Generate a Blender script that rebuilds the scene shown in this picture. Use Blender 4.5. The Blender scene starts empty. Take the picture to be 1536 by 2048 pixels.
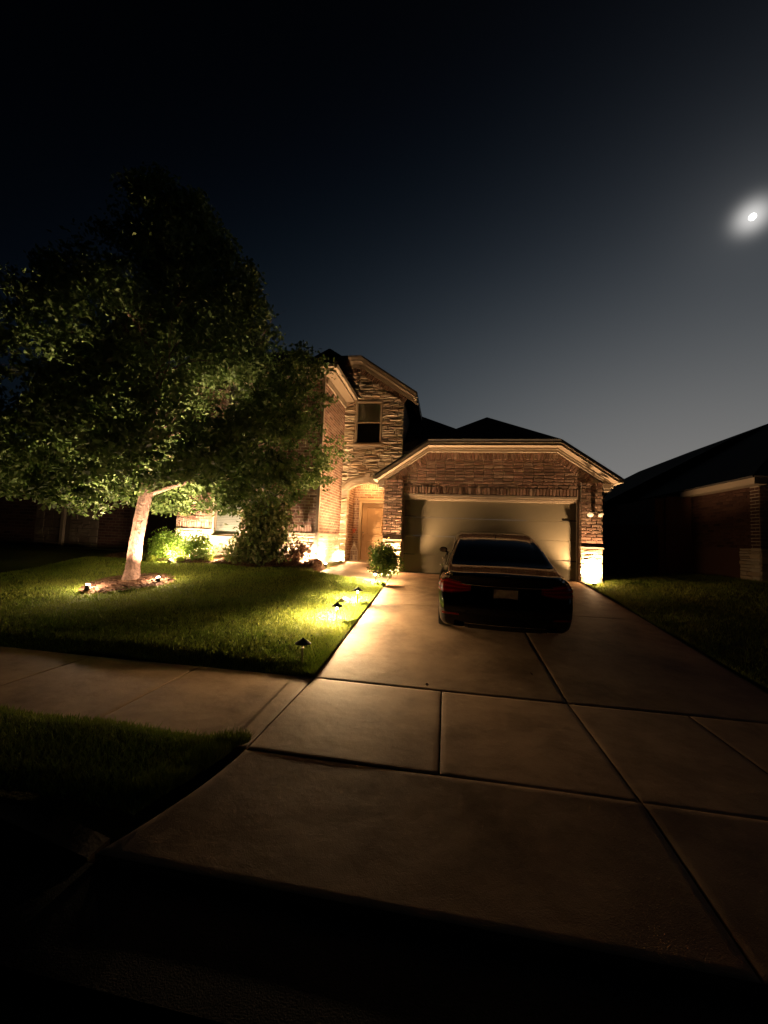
import bpy, math, random
import numpy as np
from mathutils import Vector, Matrix
R = math.radians
random.seed(7); rng = np.random.default_rng(11)
scene = bpy.context.scene
COL = scene.collection

# ---------------------------------------------------------------- camera
yaw, pitch, roll, FPX = 0.16092, 0.06721, 0.04043, 774.5
cy, sy, cp, sp = math.cos(yaw), math.sin(yaw), math.cos(pitch), math.sin(pitch)
fwd = Vector((-sy*cp, cy*cp, sp)); r0 = Vector((cy, sy, 0)); u0 = r0.cross(fwd)
rt = math.cos(roll)*r0 + math.sin(roll)*u0
up = -math.sin(roll)*r0 + math.cos(roll)*u0
cam = bpy.data.objects.new('camera', bpy.data.cameras.new('camera'))
M = Matrix((rt, up, -fwd)).transposed().to_4x4(); M.translation = (0, 0, 1.63)
cam.matrix_world = M
cam.data.sensor_fit = 'HORIZONTAL'; cam.data.sensor_width = 36
cam.data.lens = FPX/1536*36
cam.data.clip_start = 0.05; cam.data.clip_end = 6000
COL.objects.link(cam); scene.camera = cam

# ---------------------------------------------------------------- render settings
scene.view_settings.view_transform = 'Standard'
scene.view_settings.look = 'None'
scene.view_settings.exposure = 0
scene.view_settings.gamma = 1
scene.cycles.use_denoising = True
scene.cycles.sample_clamp_indirect = 4
scene.cycles.max_bounces = 6
scene.cycles.filter_width = 1.5

# ---------------------------------------------------------------- world: moonlit night sky
MOON_DIR = Vector((0.47983, 0.68419, 0.54922)).normalized()
world = bpy.data.worlds.new('World'); scene.world = world; world.use_nodes = True
nt = world.node_tree; nt.nodes.clear()
def wn(t, **k):
    n = nt.nodes.new(t)
    for a, b in k.items(): setattr(n, a, b)
    return n
def wm(op, a, b=None, c=None):
    n = wn('ShaderNodeMath', operation=op)
    for i, v in enumerate((a, b, c)):
        if v is None: continue
        if isinstance(v, (int, float)): n.inputs[i].default_value = v
        else: nt.links.new(v, n.inputs[i])
    return n.outputs[0]
geo = wn('ShaderNodeTexCoord'); sep = wn('ShaderNodeSeparateXYZ')
nt.links.new(geo.outputs['Generated'], sep.inputs[0])
elev = wm('MULTIPLY', wm('ARCSINE', sep.outputs[2]), 57.2958)
az = wm('MULTIPLY', wm('ARCTAN2', sep.outputs[0], sep.outputs[1]), 57.2958)
e2 = wm('MULTIPLY', elev, elev)
da = wm('SUBTRACT', az, 30.0); d2 = wm('MULTIPLY', da, da)
dot = wn('ShaderNodeVectorMath', operation='DOT_PRODUCT')
nt.links.new(geo.outputs['Generated'], dot.inputs[0]); dot.inputs[1].default_value = MOON_DIR
th = wm('MULTIPLY', wm('ARCCOSINE', wm('MINIMUM', dot.outputs['Value'], 0.9999999)), 57.2958)
ring = wm('MULTIPLY', wm('POWER', 2.71828, wm('MULTIPLY', wm('POWER', wm('DIVIDE', th, 1.2), 2.0), -1.0)), 0.62)
glow = wm('MULTIPLY', wm('POWER', 2.71828, wm('MULTIPLY', th, -1/3.0)), 0.036)
glow2 = wm('MULTIPLY', wm('POWER', 2.71828, wm('MULTIPLY', th, -1/11.0)), 0.007)
halo = wm('ADD', wm('ADD', ring, glow), glow2)
comb = wn('ShaderNodeCombineColor')
for i, (A, ke, kd, hm) in enumerate(((0.222, .00195, .00059, 1.0), (0.212, .00172, .0005, .97), (0.200, .00147, .00043, .93))):
    ex = wm('ADD', wm('MULTIPLY', e2, -ke), wm('MULTIPLY', d2, -kd))
    base = wm('MULTIPLY', wm('POWER', 2.71828, ex), A)
    nt.links.new(wm('ADD', base, wm('MULTIPLY', halo, hm)), comb.inputs[i])
sky = wn('ShaderNodeTexSky', sky_type='NISHITA', sun_disc=False)
sky.sun_elevation = math.asin(MOON_DIR.z); sky.sun_rotation = math.atan2(MOON_DIR.x, MOON_DIR.y)
bg1 = wn('ShaderNodeBackground'); bg2 = wn('ShaderNodeBackground'); addsh = wn('ShaderNodeAddShader'); wo = wn('ShaderNodeOutputWorld')
nt.links.new(comb.outputs[0], bg1.inputs[0]); bg1.inputs[1].default_value = 1.0
nt.links.new(sky.outputs[0], bg2.inputs[0]); bg2.inputs[1].default_value = 0.0002
nt.links.new(bg1.outputs[0], addsh.inputs[0]); nt.links.new(bg2.outputs[0], addsh.inputs[1])
nt.links.new(addsh.outputs[0], wo.inputs[0])

sun = bpy.data.objects.new('moonlight', bpy.data.lights.new('moonlight', 'SUN'))
sun.data.energy = 0.004; sun.data.angle = R(0.5); sun.data.color = (1, .96, .9)
sun.rotation_euler = MOON_DIR.to_track_quat('Z', 'Y').to_euler(); COL.objects.link(sun)

# lamp strengths (watts) and colours, tuned against the photograph
WARM = (1.0, 0.60, 0.29); PINK = (1.0, 0.67, 0.42); ORANGE = (1.0, 0.50, 0.16); YELL = (1.0, 0.68, 0.34)
P_PATH = 560; P_TREE = 2100; P_WELL = 700; P_PORCH = 62

# ---------------------------------------------------------------- helpers
def smooth(t):
    t = max(0.0, min(1.0, t)); return t*t*(3-2*t)

class MB:
    def __init__(s): s.v = []; s.f = []; s.m = []
    def face(s, pts, m=0):
        i = len(s.v); s.v += [tuple(p) for p in pts]; s.f.append(tuple(range(i, i+len(pts)))); s.m.append(m)
    def grid(s, P, m=0, flip=False):
        n, k = len(P), len(P[0]); i = len(s.v)
        for row in P: s.v += [tuple(p) for p in row]
        for a in range(n-1):
            for b in range(k-1):
                q = (i+a*k+b, i+a*k+b+1, i+(a+1)*k+b+1, i+(a+1)*k+b)
                s.f.append(q[::-1] if flip else q); s.m.append(m)
    def box(s, x0, x1, y0, y1, z0, z1, m=0):
        i = len(s.v)
        s.v += [(x, y, z) for z in (z0, z1) for y in (y0, y1) for x in (x0, x1)]
        for q in ((0, 2, 3, 1), (4, 5, 7, 6), (0, 1, 5, 4), (2, 6, 7, 3), (0, 4, 6, 2), (1, 3, 7, 5)):
            s.f.append(tuple(i+a for a in q)); s.m.append(m)
    def obox(s, O, ax, ay, az, m=0):
        O = Vector(O); ax, ay, az = Vector(ax), Vector(ay), Vector(az); i = len(s.v)
        s.v += [tuple(O+ax*a+ay*b+az*c) for c in (0, 1) for b in (0, 1) for a in (0, 1)]
        for q in ((0, 2, 3, 1), (4, 5, 7, 6), (0, 1, 5, 4), (2, 6, 7, 3), (0, 4, 6, 2), (1, 3, 7, 5)):
            s.f.append(tuple(i+a for a in q)); s.m.append(m)
    def prism(s, poly, d, m=0):           # poly: list of 3D pts, d: extrusion vector
        d = Vector(d); a = [Vector(p) for p in poly]; b = [p+d for p in a]; n = len(a)
        s.face(a[::-1], m); s.face(b, m)
        for i in range(n):
            j = (i+1) % n; s.face((a[i], a[j], b[j], b[i]), m)
    def tube(s, pts, rad, n=10, m=0, cap=True):
        pts = [Vector(p) for p in pts]; k = len(pts)
        rad = rad if isinstance(rad, (list, tuple)) else [rad]*k
        rows = []; ref = Vector((0.13, 0.97, 0.21))
        for i, p in enumerate(pts):
            t = (pts[min(i+1, k-1)]-pts[max(i-1, 0)]).normalized()
            a = t.cross(ref if abs(t.dot(ref)) < .95 else Vector((1, 0, 0))).normalized(); b = t.cross(a)
            rows.append([p+(a*math.cos(2*math.pi*j/n)+b*math.sin(2*math.pi*j/n))*rad[i] for j in range(n+1)])
        s.grid(rows, m)
        if cap: s.face(rows[0][:-1][::-1], m); s.face(rows[-1][:-1], m)
    def lathe(s, prof, n=24, c=(0, 0, 0), m=0):
        rows = [[(c[0]+r*math.cos(2*math.pi*j/n), c[1]+r*math.sin(2*math.pi*j/n), c[2]+z) for j in range(n+1)] for r, z in prof]
        s.grid(rows, m)
    def build(s, name, mats, parent=None, smooth_=False, origin=None):
        me = bpy.data.meshes.new(name)
        v = np.array(s.v, dtype=np.float64)
        if origin is None and parent is not None: origin = parent.get('_o')
        if origin is not None: v = v-np.array(list(origin))
        me.from_pydata(v.tolist(), [], s.f)
        mats = mats if isinstance(mats, (list, tuple)) else [mats]
        for q in mats: me.materials.append(q)
        me.polygons.foreach_set('material_index', s.m)
        if smooth_: me.polygons.foreach_set('use_smooth', [True]*len(s.f))
        me.update()
        o = bpy.data.objects.new(name, me); COL.objects.link(o)
        if parent is not None: o.parent = parent
        return o

ORIG = {}
def thing(name, label, cat, loc=(0, 0, 0), group=None, rotz=0):
    o = bpy.data.objects.new(name, None); COL.objects.link(o); o.location = loc; o.rotation_euler.z = rotz
    o.empty_display_size = .2
    o['label'] = label; o['category'] = cat
    if group: o['group'] = group
    return o
class Sub:   # builds world-coordinate meshes under an empty that stands at loc
    pass
def part(mb, name, mats, root, smooth_=False):
    """mesh given in world coordinates, parented to root (an unrotated thing or one of its parts at the same origin)"""
    r = root
    while r.parent: r = r.parent
    return mb.build(name, mats, root, smooth_, origin=r.location)
def tag(o, label, cat, group=None, kind=None):
    if label: o['label'] = label
    if cat: o['category'] = cat
    if group: o['group'] = group
    if kind: o['kind'] = kind
    return o
def struct(mb, name, mats, smooth_=False, label=None):
    o = mb.build(name, mats, None, smooth_); o['kind'] = 'structure'
    if label: o['label'] = label
    return o
def copy_tree(o, parent=None):
    c = o.copy(); COL.objects.link(c)
    if parent is not None: c.parent = parent
    for ch in list(o.children): copy_tree(ch, c)
    return c
def lamp(name, typ, W, col, loc, parent=None, aim=None, size=160, blend=.5, rad=.03):
    l = bpy.data.lights.new(name, typ); l.energy = W; l.color = col; l.shadow_soft_size = rad
    if typ == 'SPOT': l.spot_size = R(size); l.spot_blend = blend
    o = bpy.data.objects.new(name, l); COL.objects.link(o); o.location = loc
    if aim is not None: o.rotation_euler = Vector(aim).normalized().to_track_quat('-Z', 'Y').to_euler()
    if parent is not None: o.parent = parent
    return o

# ---------------------------------------------------------------- materials
def mat(name, col, rough=.8, var=None, spec=.3, metal=0, bump=None, island=None, noise=None, trans=None, coat=0, emit=None, stain=None):
    """island=(col2, col3): random per island; noise=(scale, col2, detail): patchy second colour; bump=(scale, dist, strength)"""
    m = bpy.data.materials.new(name); m.use_nodes = True; t = m.node_tree; L = t.links
    b = t.nodes['Principled BSDF']; b.inputs['Base Color'].default_value = (*col, 1); b.inputs['Roughness'].default_value = rough
    b.inputs['Specular IOR Level'].default_value = spec; b.inputs['Metallic'].default_value = metal; b.inputs['Coat Weight'].default_value = coat
    out = None
    tc = t.nodes.new('ShaderNodeTexCoord')
    if island:
        g = t.nodes.new('ShaderNodeNewGeometry'); cr = t.nodes.new('ShaderNodeValToRGB')
        cols = [col]+list(island); n = len(cols); cr.color_ramp.interpolation = 'LINEAR'
        el = cr.color_ramp.elements
        while len(el) < n: el.new(.5)
        for i, c in enumerate(cols): el[i].position = i/(n-1); el[i].color = (*c, 1)
        L.new(g.outputs['Random Per Island'], cr.inputs[0]); out = cr.outputs[0]
    if noise:
        sc, c2, det = noise
        nz = t.nodes.new('ShaderNodeTexNoise'); nz.inputs['Scale'].default_value = sc; nz.inputs['Detail'].default_value = det; nz.inputs['Roughness'].default_value = .6
        L.new(tc.outputs['Object'], nz.inputs['Vector'])
        cr2 = t.nodes.new('ShaderNodeValToRGB'); cr2.color_ramp.elements[0].position = .38; cr2.color_ramp.elements[1].position = .66
        L.new(nz.outputs[0], cr2.inputs[0])
        mx = t.nodes.new('ShaderNodeMix'); mx.data_type = 'RGBA'
        L.new(cr2.outputs[0], mx.inputs[0])
        if out is not None: L.new(out, mx.inputs[6])
        else: mx.inputs[6].default_value = (*col, 1)
        mx.inputs[7].default_value = (*c2, 1); out = mx.outputs[2]
    if stain:    # broad irregular stains of the surface itself
        nz = t.nodes.new('ShaderNodeTexNoise'); nz.inputs['Scale'].default_value = stain[0]; nz.inputs['Detail'].default_value = 10; nz.inputs['Roughness'].default_value = .68
        L.new(tc.outputs['Object'], nz.inputs['Vector'])
        cr3 = t.nodes.new('ShaderNodeValToRGB'); cr3.color_ramp.elements[0].position = .50; cr3.color_ramp.elements[1].position = .68
        cr3.color_ramp.elements[0].color = (1, 1, 1, 1); cr3.color_ramp.elements[1].color = (stain[1], stain[1]*.96, stain[1]*.9, 1)
        L.new(nz.outputs[0], cr3.inputs[0])
        mu = t.nodes.new('ShaderNodeMix'); mu.data_type = 'RGBA'; mu.blend_type = 'MULTIPLY'; mu.inputs[0].default_value = 1
        L.new(out, mu.inputs[6]); L.new(cr3.outputs[0], mu.inputs[7]); out = mu.outputs[2]
    if out is not None: L.new(out, b.inputs['Base Color'])
    if bump:
        prev = None
        for sc, dist, stre in (bump if isinstance(bump[0], (tuple, list)) else [bump]):
            nz = t.nodes.new('ShaderNodeTexNoise'); nz.inputs['Scale'].default_value = sc; nz.inputs['Detail'].default_value = 6
            L.new(tc.outputs['Object'], nz.inputs['Vector'])
            bp = t.nodes.new('ShaderNodeBump'); bp.inputs['Distance'].default_value = dist; bp.inputs['Strength'].default_value = stre
            L.new(nz.outputs[0], bp.inputs['Height'])
            if prev: L.new(prev, bp.inputs['Normal'])
            prev = bp.outputs[0]
        L.new(prev, b.inputs['Normal'])
    if trans:   # leaves: part of the light passes through
        tr = t.nodes.new('ShaderNodeBsdfTranslucent'); ms = t.nodes.new('ShaderNodeMixShader'); ms.inputs[0].default_value = trans
        if out is not None: L.new(out, tr.inputs[0])
        else: tr.inputs[0].default_value = (*col, 1)
        L.new(b.outputs[0], ms.inputs[1]); L.new(tr.outputs[0], ms.inputs[2]); L.new(ms.outputs[0], t.nodes['Material Output'].inputs[0])
    if emit:
        b.inputs['Emission Color'].default_value = (*emit[0], 1); b.inputs['Emission Strength'].default_value = emit[1]
    return m

BRICK = mat('brick', (.24, .12, .085), .9, island=((.36, .21, .155), (.09, .042, .032), (.45, .31, .23), (.15, .072, .05), (.31, .17, .12)), bump=(60, .006, .3), noise=(11, (.2, .13, .09), 4))
BRICKSHADE = mat('shaded_brick', (.07, .032, .024), .9, island=((.1, .05, .036), (.045, .02, .016)), bump=(60, .01, .5))  # shaded copy of the brick: the neighbours' dim light is in its colour
MORTARSHADE = mat('shaded_mortar', (.11, .09, .07), .95)  # shaded copy of the mortar, darkened to look unlit
STONESHADE = mat('shaded_limestone', (.16, .13, .095), .9, island=((.2, .165, .12), (.12, .09, .065)), bump=(30, .015, .6))  # shaded copy of the limestone, darkened to look unlit
MORTAR = mat('mortar', (.44, .37, .29), .95, bump=(80, .01, .5))
STONE = mat('limestone', (.52, .43, .32), .9, island=((.60, .52, .41), (.36, .26, .17), (.56, .44, .31), (.46, .39, .30)), bump=((22, .02, .6), (70, .008, .5)))
CASTST = mat('cast_stone', (.46, .39, .29), .85, bump=(50, .005, .4), noise=(5, (.4, .32, .23), 3))
TRIM = mat('painted_trim', (.29, .235, .175), .6)
SOFFIT = mat('soffit', (.2, .155, .11), .7)
SHINGLE = mat('roof_shingle', (.028, .026, .026), .95, noise=(30, (.05, .045, .042), 3), bump=(40, .02, .6))
GDOOR = mat('garage_door_paint', (.14, .12, .08), .5, bump=(120, .002, .25))
IRON = mat('black_iron', (.018, .016, .015), .5)
DOORP = mat('front_door_paint', (.38, .25, .13), .45, noise=(3, (.35, .22, .11), 4))
DTRIM = mat('door_frame_paint', (.42, .32, .2), .55)
CONC = mat('concrete', (.37, .24, .145), .7, spec=.12, noise=(2.3, (.25, .155, .092), 9), bump=((3.6, .03, .33), (13, .009, .25), (170, .004, .6)), stain=(1.1, .62))
CONC2 = mat('walkway_concrete', (.27, .2, .14), .7, noise=(2, (.22, .16, .11), 6), bump=((5, .02, .3), (100, .003, .3)))
ASPH = mat('asphalt', (.018, .017, .017), .95, spec=.1, noise=(60, (.03, .029, .028), 4), bump=(150, .01, .7))
SOIL = mat('lawn_soil', (.06, .085, .014), 1, noise=(7, (.09, .09, .022), 6), bump=(30, .03, .7))
GRASS = mat('grass_blade', (.165, .26, .024), .75, island=((.21, .31, .035), (.12, .2, .017), (.27, .31, .07), (.17, .265, .026)), trans=.14, noise=(1.1, (.27, .31, .05), 5))
MULCH = mat('mulch', (.10, .05, .03), 1, noise=(18, (.17, .09, .05), 5), bump=(30, .04, .8))
CHIP = mat('mulch_chip', (.14, .07, .042), .9, island=((.22, .12, .07), (.08, .04, .025), (.28, .17, .11)))
BARK = mat('bark', (.15, .095, .07), .95, noise=(14, (.06, .037, .027), 6), bump=((26, .03, .8), (70, .012, .6)))
LEAF = mat('oak_leaf', (.088, .15, .036), .6, island=((.14, .215, .06), (.05, .095, .02), (.20, .26, .09), (.095, .16, .034)), trans=.28)
LEAFB = mat('bush_leaf', (.10, .19, .022), .6, island=((.16, .27, .035), (.07, .14, .018), (.13, .22, .03)), trans=.3)
LEAFC = mat('crape_leaf', (.13, .17, .04), .55, island=((.2, .22, .07), (.08, .12, .025), (.3, .28, .12)), trans=.25)
LEAFR = mat('red_leaf', (.17, .07, .045), .6, island=((.26, .13, .08), (.10, .06, .03), (.34, .22, .13)), trans=.25)
LEAFG = mat('boxwood_leaf', (.065, .13, .014), .5, island=((.10, .18, .025), (.045, .1, .01), (.13, .19, .03)), trans=.25)
TWIG = mat('twig', (.12, .08, .05), .9)
CHROME = mat('chrome', (.8, .78, .75), .12, metal=1)
WHITE = mat('white_metal', (.7, .66, .6), .4)
FRAME = mat('window_frame', (.42, .34, .25), .5)
BLIND = mat('window_blind', (.68, .68, .64), .7)
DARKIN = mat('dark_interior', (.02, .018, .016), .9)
ROCKM = mat('pale_rock', (.45, .42, .38), .9, bump=(12, .04, .6))
WOOD = mat('fence_wood', (.05, .035, .025), .9, noise=(6, (.035, .024, .018), 5))
LENS = mat('lamp_lens', (1, 1, 1), .4, emit=((1, .86, .7), 28))
LENSW = mat('path_lens', (1, 1, 1), .4, emit=((1, .82, .55), 16))
STEM = mat('path_stem', (.35, .3, .22), .35, metal=.6)
def glass_mat(name, tint=(1, 1, 1), refl=.12):
    m = bpy.data.materials.new(name); m.use_nodes = True; t = m.node_tree; t.nodes.clear(); L = t.links
    o = t.nodes.new('ShaderNodeOutputMaterial'); a = t.nodes.new('ShaderNodeBsdfTransparent'); g = t.nodes.new('ShaderNodeBsdfGlossy'); ms = t.nodes.new('ShaderNodeMixShader')
    fr = t.nodes.new('ShaderNodeLayerWeight'); fr.inputs[0].default_value = refl
    a.inputs[0].default_value = (*tint, 1); g.inputs['Roughness'].default_value = .03
    L.new(fr.outputs['Fresnel'], ms.inputs[0]); L.new(a.outputs[0], ms.inputs[1]); L.new(g.outputs[0], ms.inputs[2]); L.new(ms.outputs[0], o.inputs[0])
    return m
GLASS = glass_mat('window_glass', (.84, .88, .86))

# ---------------------------------------------------------------- terrain
SL = 0.096; Y0 = 4.39; YN = 2.855; XL, XM, XR = -1.444, 1.293, 3.633
HZ = 0.657          # garage floor
def dz(y): return SL*(y-Y0) if y > Y0 else 0.0
def lawn_left(x, y):
    t = smooth((-1.6-x)/2.2)
    s = .0985+(.130-.0985)*t
    yy = y-Y0
    z = s*min(yy, 5.6)+.01*max(0, min(yy-5.6, 4)) + (.045+.025*t)*smooth(yy/.32)
    z += .014*math.sin(x*2.3+y*1.1)+.012*math.sin(y*3.1-x*1.7)
    if x > -1.75: z = z*(1-smooth((x+1.75)/.3)) + (dz(y)+.02)*smooth((x+1.75)/.3)
    if y > 9.6 and x > -3.5: z -= .22*smooth((y-9.6)/.12)*smooth((x+3.5)/.14)
    d = math.hypot(x+6.62, y-7.4)
    z += .05*(1-smooth((d-.35)/.55))
    return z
def lawn_right(x, y):
    yy = y-Y0
    z = .096*min(yy, 6.8)+.02+.04*smooth(yy/.3)*smooth((x-XR-.1)/.4)+.062*max(0, min(x-5.0, 6))*smooth(yy/4)
    z -= .05*smooth((x-XR)/.15)*(1-smooth((x-XR-.35)/.5))
    z += .012*math.sin(x*2.1+y*1.3)+.01*math.sin(y*2.9-x*1.5)
    return z
def sheet(xs, ys, zf):
    return [[(x, y, zf(x, y)) for x in xs] for y in ys]
def lin(a, b, n): return [a+(b-a)*i/(n-1) for i in range(n)]

mb = MB(); mb.grid(sheet(lin(-700, 700, 15), lin(-700, 700, 15), lambda x, y: -.36)); struct(mb, 'ground', SOIL)
mb = MB(); mb.grid(sheet(lin(-120, 120, 49), lin(-9, 1.42, 9), lambda x, y: -.17+.012*math.sin(y*.3))); struct(mb, 'street', ASPH)
# gutter pan and kerb
mb = MB()
mb.box(-120, 120, 1.40, 1.875, -.34, -.115)
struct(mb, 'gutter', ASPH)
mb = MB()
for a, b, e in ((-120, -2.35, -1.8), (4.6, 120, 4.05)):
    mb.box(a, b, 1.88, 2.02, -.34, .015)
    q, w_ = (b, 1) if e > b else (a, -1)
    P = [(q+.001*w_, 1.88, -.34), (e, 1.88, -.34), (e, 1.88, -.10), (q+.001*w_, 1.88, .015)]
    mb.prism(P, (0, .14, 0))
struct(mb, 'kerb', mat('shaded_kerb', (.09, .07, .05), .9, bump=(40, .01, .5)))  # concrete colour darkened to stand in for shade on the kerb
xsL = lin(-60, -14, 12)+lin(-13, -9.2, 10)+lin(-9, XL, 64)
ysL = lin(Y0, Y0+.5, 8)+lin(Y0+.6, 10.8, 52)+lin(11.2, 45, 14)
mb = MB(); mb.grid(sheet(xsL, ysL, lawn_left))
mb.grid([[(x, Y0, -.1) for x in xsL], [(x, Y0, lawn_left(x, Y0)) for x in xsL]])
mb.grid([[(XL, y, -.1) for y in ysL], [(XL, y, lawn_left(XL, y)) for y in ysL]])
struct(mb, 'front_lawn', SOIL, True)
xsR = lin(XR, 5.2, 14)+lin(5.4, 14, 30)+lin(16, 60, 10)
mb = MB(); mb.grid(sheet(xsR, ysL, lawn_right)); struct(mb, 'side_lawn', SOIL, True)
# parkway strips between the kerb and the sidewalk
def flareL(y): return XL-.012-.30*((YN-y)/(YN-1.9))**1.6 if y < YN else XL
def flareR(y): return XR+.1+.62*((YN-y)/(YN-1.9))**1.3 if y < YN else XR
ysP = lin(2.03, YN-.005, 14)
def parkz(x, y): return .05+.035*smooth((YN-y)/.15)*smooth((y-2.0)/.2)+.012*math.sin(x*5+y*3)
mb = MB()
mb.grid([[(-60+(flareL(y)+60)*(1-(1-u)**3), y, parkz(-60+(flareL(y)+60)*(1-(1-u)**3), y)) for u in lin(0, 1, 60)] for y in ysP])
mb.grid([[(flareR(y)+(60-flareR(y))*u**3, y, parkz(x=flareR(y)+(60-flareR(y))*u**3, y=y)) for u in lin(0, 1, 60)] for y in ysP])
struct(mb, 'parkway_strip', SOIL, True)

# concrete: slabs with open joints
def slab(mb, x0, x1, y0, y1, zf, n=10, k=10, g=.005, edge=.004):
    if callable(x0): fx0, fx1 = x0, (x1 if callable(x1) else (lambda y: x1))
    else: fx0, fx1 = (lambda y: x0), (x1 if callable(x1) else (lambda y: x1))
    ys = [y0+g, y0+g+.012]+lin(y0+.05, y1-.05, n)+[y1-g-.012, y1-g]
    rows = []
    for j, y in enumerate(ys):
        a, b = fx0(y)+g, fx1(y)-g
        xs = [a, a+.012]+lin(a+.05, b-.05, k)+[b-.012, b]
        rows.append([(x, y, zf(x, y)-(edge if (i in (0, len(xs)-1) or j in (0, len(ys)-1)) else 0)) for i, x in enumerate(xs)])
    mb.grid(rows)
    m = len(rows[0])
    dn = lambda p: (p[0], p[1], p[2]-.11)
    mb.grid([[dn(p) for p in rows[0]], rows[0]]); mb.grid([rows[-1], [dn(p) for p in rows[-1]]])
    mb.grid([[r[0] for r in rows], [dn(r[0]) for r in rows]]); mb.grid([[dn(r[-1]) for r in rows], [r[-1] for r in rows]])
zflat = lambda x, y: .004*math.sin(x*1.3+y)
zdrive = lambda x, y: dz(y)+.004*math.sin(x*1.7+y*.9)
zapron = lambda x, y: -.07*((YN-y)/(YN-1.88))+.003*math.sin(x*1.9)
mb = MB()
for xa, xb in ((XL, XM), (XM, XR)):
    for ya, yb in ((Y0, 7.82), (7.82, 11.30)):
        slab(mb, xa, xb, ya, yb, zdrive, 16, 14)
slab(mb, flareL, XM, 1.88, YN, zapron, 10, 16); slab(mb, XM, flareR, 1.88, YN, zapron, 10, 14)
struct(mb, 'driveway', CONC, True)
mb = MB()
cuts = [XL, 0.0, XM, 2.41, XR]
for a, b in zip(cuts, cuts[1:]): slab(mb, a, b, YN, Y0, zflat, 10, 8, .007)
x = XL
edges = [XL, -2.88]+[-2.88-1.5*i for i in range(1, 16)]
for b, a in zip(edges, edges[1:]): slab(mb, a, b, YN, Y0, zflat, 8, 8, .007)
edges = [XR]+[XR+1.5*i for i in range(1, 14)]
for a, b in zip(edges, edges[1:]): slab(mb, a, b, YN, Y0, zflat, 8, 8, .007)
struct(mb, 'sidewalk', CONC, True)
# front walk from the driveway to the porch
def WZ(x, y):
    t = smooth((-1.5-x)/1.2); return (dz(min(y, 10.9))+.012)*(1-t)+(.64+.033*(y-9.62))*t
mb = MB()
def walkL(y): return -3.32-.12*smooth((y-9.6)/1.2)+.0*y
slab(mb, walkL, XL-.004, 9.62, 10.9, WZ, 8, 14)
slab(mb, walkL, -1.9, 10.9, 12.94, WZ, 8, 10)
struct(mb, 'front_walk', CONC2, True)
mb = MB(); mb.box(-3.9, -1.4, 12.95, 14.1, .3, .775); struct(mb, 'porch_floor', CONC2)
# mulch beds
def bedfront(x): return 9.62+.12*math.sin(x*1.3)+.1*math.sin(x*2.9)
def bedz(x, y):
    t = (y-bedfront(x))/(10.72-bedfront(x))
    return lawn_left(x, bedfront(x))+.03*smooth(t*6)+.14*max(t, 0)+.02*math.sin(x*9+y*5)+.014*math.sin(x*17-y*13)
mb = MB(); mb.grid([[(x, bedfront(x)+(10.73-bedfront(x))*v, bedz(x, bedfront(x)+(10.73-bedfront(x))*v)) for x in lin(-9.6, -3.34, 70)] for v in lin(0, 1, 14)])
struct(mb, 'planting_bed', MULCH, True)
mb = MB()
rows = []
for j in range(9):
    rr = .82*j/8
    rows.append([(-6.62+rr*(1+.12*math.sin(3*a+1))*math.cos(a), 7.4+rr*(1+.12*math.sin(3*a+1))*math.sin(a), lawn_left(-6.62+rr*math.cos(a), 7.4+rr*math.sin(a))+.035*(1-j/8)**.5+.012*math.sin(j*3+a*7)) for a in lin(0, 2*math.pi, 37)])
mb.grid(rows); struct(mb, 'tree_ring', MULCH, True)
# loose bark chips on both beds and leaf litter
mb = MB()
def chip(x, y, z):
    a = rng.uniform(0, 6.3); l = rng.uniform(.02, .05); w = rng.uniform(.008, .02); tz = rng.uniform(-.4, .6)
    ux = Vector((math.cos(a), math.sin(a), tz*.5)); uy = Vector((-math.sin(a), math.cos(a), rng.uniform(-.5, .5)))
    c = Vector((x, y, z+.012)); mb.face((c-ux*l-uy*w, c+ux*l-uy*w, c+ux*l+uy*w, c-ux*l+uy*w))
for _ in range(5200):
    x = rng.uniform(-9.5, -3.36); t = rng.random(); y = bedfront(x)+(10.7-bedfront(x))*t; chip(x, y, bedz(x, y))
for _ in range(900):
    a = rng.uniform(0, 6.3); rr = .8*math.sqrt(rng.random()); x, y = -6.62+rr*math.cos(a), 7.4+rr*math.sin(a); chip(x, y, lawn_left(x, y)+.03)
tag(mb.build('bark_mulch', CHIP), 'brown bark chips covering the planting bed by the house and the ring round the tree', 'mulch', kind='stuff')

# grass blades
def blades(name, pts, label, hmin=.035, hmax=.075, wid=.006):
    n = len(pts); P = np.array(pts)
    a = rng.uniform(0, 2*np.pi, n); h = rng.uniform(hmin, hmax, n); w = rng.uniform(.6, 1.3, n)*wid
    lean = rng.normal(0, .45, (n, 2))*h[:, None]
    dx = np.stack([np.cos(a)*w, np.sin(a)*w, np.zeros(n)], 1)
    tip = P+np.concatenate([lean, h[:, None]], 1)
    v = np.stack([P-dx-[0, 0, .01], P+dx-[0, 0, .01], tip], 1).reshape(-1, 3)
    me = bpy.data.meshes.new(name); me.vertices.add(3*n); me.vertices.foreach_set('co', v.ravel())
    me.loops.add(3*n); me.loops.foreach_set('vertex_index', np.arange(3*n, dtype=np.int32))
    me.polygons.add(n); me.polygons.foreach_set('loop_start', np.arange(0, 3*n, 3, dtype=np.int32))
    try: me.polygons.foreach_set('loop_total', np.full(n, 3, dtype=np.int32))
    except Exception: pass
    me.materials.append(GRASS); me.update(); me.validate()
    o = bpy.data.objects.new(name, me); COL.objects.link(o)
    return tag(o, label, 'grass', kind='stuff')
pts = []
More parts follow.
